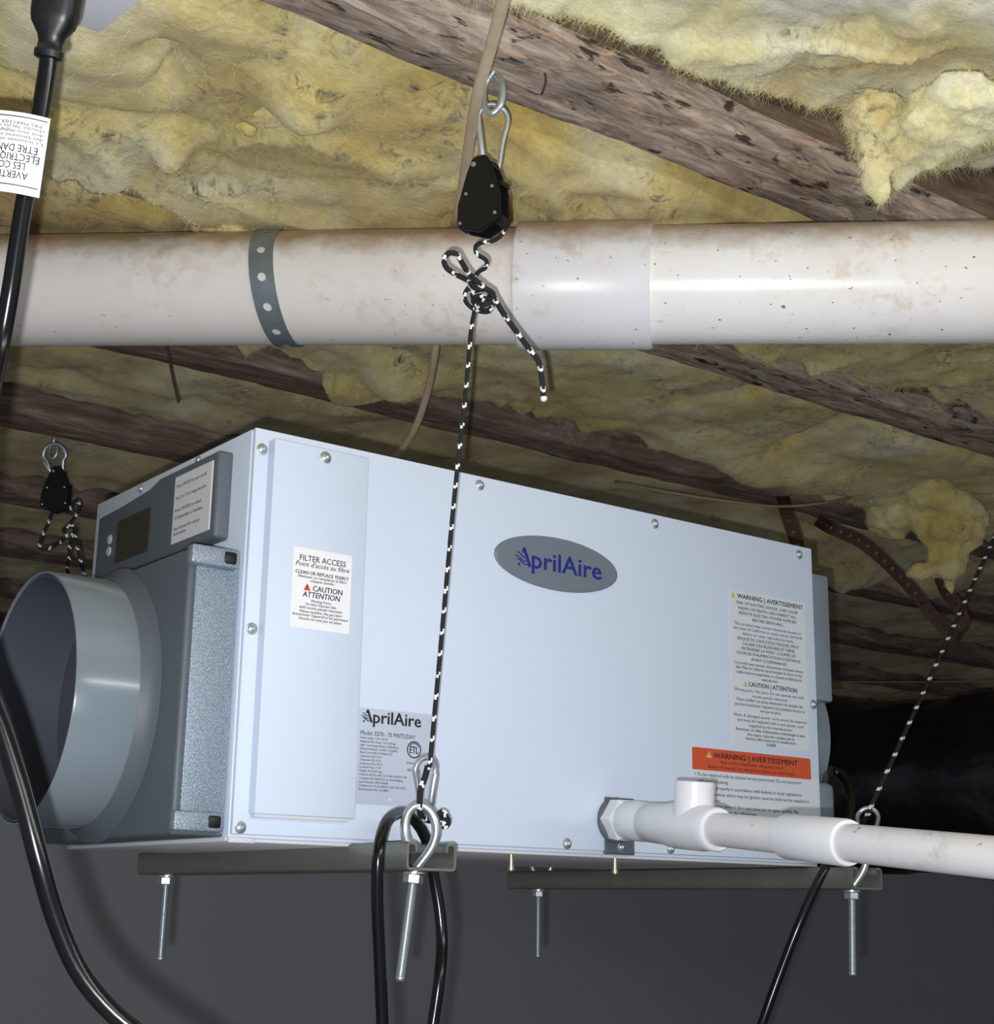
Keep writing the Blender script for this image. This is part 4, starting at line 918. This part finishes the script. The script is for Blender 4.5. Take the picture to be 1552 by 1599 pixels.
# foreground extension cord with moulded connector
DC = .86
fc = thing('extension_cord', 'thick black extension cord at the left edge in front of the duct collar', 'cord', at(60, 1350, .74))
tube('cable', [at(*q) for q in ((79, 60, DC), (74, 105, DC), (62, 180, DC), (48, 260, DC), (33, 345, DC), (17, 450, DC), (0, 545, DC), (-22, 660, .84), (-46, 800, .80), (-52, 920, .77), (-30, 1050, .755), (3, 1140, .75), (34, 1240, .745), (60, 1340, .74), (86, 1430, .74), (120, 1510, .74), (164, 1568, .74), (215, 1612, .74), (300, 1670, .74), (420, 1740, .76))], [.0050]*0 or .0050, M['rubber'], fc, 16, step=.006)
ax = (at(86, 20, DC)-at(75, 88, DC)); ax /= np.linalg.norm(ax); q0 = at(75, 90, DC); qa = lambda px: px*DC/FPX
V, F = [], []
prof = [(-2, 18), (0, 22), (10, 23), (14, 19.5), (24, 19), (34, 22), (52, 33), (66, 36), (110, 37), (150, 38), (152, 34)]
u_ = RT-ax*np.dot(RT, ax); u_ /= np.linalg.norm(u_); v_ = np.cross(ax, u_); n = 24
for (a, r) in prof:
    for k in range(n):
        th_ = 2*math.pi*k/n; c_, s_ = math.cos(th_), math.sin(th_); e = .62 if a > 40 else .9
        V.append(q0+ax*qa(a)+(u_*math.copysign(abs(c_)**e, c_)+v_*math.copysign(abs(s_)**e, s_)*.75)*qa(r))
for i in range(len(prof)-1):
    for k in range(n): F.append((i*n+k, i*n+(k+1) % n, (i+1)*n+(k+1) % n, (i+1)*n+k))
F += [tuple(range(n-1, -1, -1)), tuple((len(prof)-1)*n+k for k in range(n))]
o = mesh_obj('connector', V, F, M['black'], fc, True); o.data.set_sharp_from_angle(angle=math.radians(35))
# vinyl warning tag folded around the cord
dt = DC-.008
tr, br, tl = at(77, 184, dt), at(58, 308, dt), at(-90, 160, dt)
ur = tl-tr; wid = np.linalg.norm(ur); ur /= wid; uu = br-tr; hei = np.linalg.norm(uu); uu -= ur*np.dot(uu, ur); uu /= np.linalg.norm(uu); nn = np.cross(ur, uu); nn = nn if np.dot(nn, CAM-tr) > 0 else -nn
bend = lambda x: .0035*math.sin(min(1, x/(wid*.55))*math.pi)-.002*(1-min(1, x/.012))**2
def warp(x, y, l): return tr+ur*x+uu*y+nn*(bend(x)+l)
V = []; F = []; nx_ = 24
for k in range(nx_+1):
    x = wid*k/nx_
    V += [warp(x, 0, 0), warp(x, hei, 0), warp(x, hei, -.0004), warp(x, 0, -.0004)]
for k in range(nx_):
    for j in range(4): F.append((4*k+j, 4*k+(j+1) % 4, 4*k+4+(j+1) % 4, 4*k+4+j))
F += [(0, 1, 2, 3), (4*nx_, 4*nx_+1, 4*nx_+2, 4*nx_+3)]
tg = mesh_obj('warning_tag', V, F, M['tagw'], fc); tg['label'] = 'white vinyl tag with upside down black print'
pr = Print(tr, ur, uu, nn, .0004); px_ = hei/124
# text is read from the far end: baseline runs along +ur, upward is -uu reversed, so measure from the lower hem
def tline(s, fr, ch, x, w, bo): pr.text('ink', s, ch*px_, x*px_, hei*fr, 'L', width=w*px_, bold=bo)
class _P(Print): pass
for s, fr, ch, x, w, bo in [('AVERTISSEMENT:', .775, 11, 18, 100, .010), ('LES CORDONS', .660, 11, 24, 84, .010), ('\u00c9LECTRIQUES PEUVENT', .555, 11, 6, 140, .010), ('\u00caTRE DANGEREUX', .445, 11, 10, 112, .010), ('La mauvaise utilisation peut causer', .352, 5, 5, 150, .006), ('des blessures ou la mort. Le cordon', .297, 5, 5, 150, .006), ('doit \u00eatre d\u00e9gag\u00e9. \u00c9vitez les surfaces', .242, 5, 5, 150, .006), ('chaudes. Ne pas couvrir le cordon et ne', .187, 5, 5, 150, .006), ('PAS MARCHER SUR LE CORDON.', .132, 5, 9, 140, .006)]:
    for V2, F2 in text_parts(s, ch*px_, 0, 0, 'L', width=w*px_, bold=bo): pr.add('ink', [(x*px_+p[0], hei*fr-.5*ch*px_+p[1]) for p in V2], F2)
for fr in (.055, .90): pr.bar('ink', [(x, hei*fr) for x in np.linspace(.001, wid*.98, 20)], .0006)
pr.build('printed_text', tg, warp=warp)
adopt(fc)
# white outlet box behind the connector
ob_ = thing('outlet_box', 'white plastic box corner behind the black connector at top left', 'box', at(155, 53, 1.02))
c0 = at(155, 53, 1.02); ea = at(40, 12, .985)-c0; ea[2] = 0; ea /= np.linalg.norm(ea); eb = np.array([-ea[1], ea[0], 0]); eb = eb if np.dot(eb, FW) < 0 else -eb
def obox(name, u0, u1, v0, v1, z0, z1, mat, bev):
    bm = box_bm((u0, v0, z0), (u1, v1, z1), bev); Mx = Matrix([[ea[0], eb[0], 0, c0[0]], [ea[1], eb[1], 0, c0[1]], [0, 0, 1, c0[2]], [0, 0, 0, 1]]); bmesh.ops.transform(bm, matrix=Mx, verts=bm.verts); return bm_obj(name, bm, mat, ob_, True, 30)
obox('box_body', 0, .12, 0, .14, 0, .07, M['boxw'], .0015)
obox('mounting_plate', .02, .10, .03, .11, .07, .40-.0, M['boxw'], .001)
adopt(ob_)
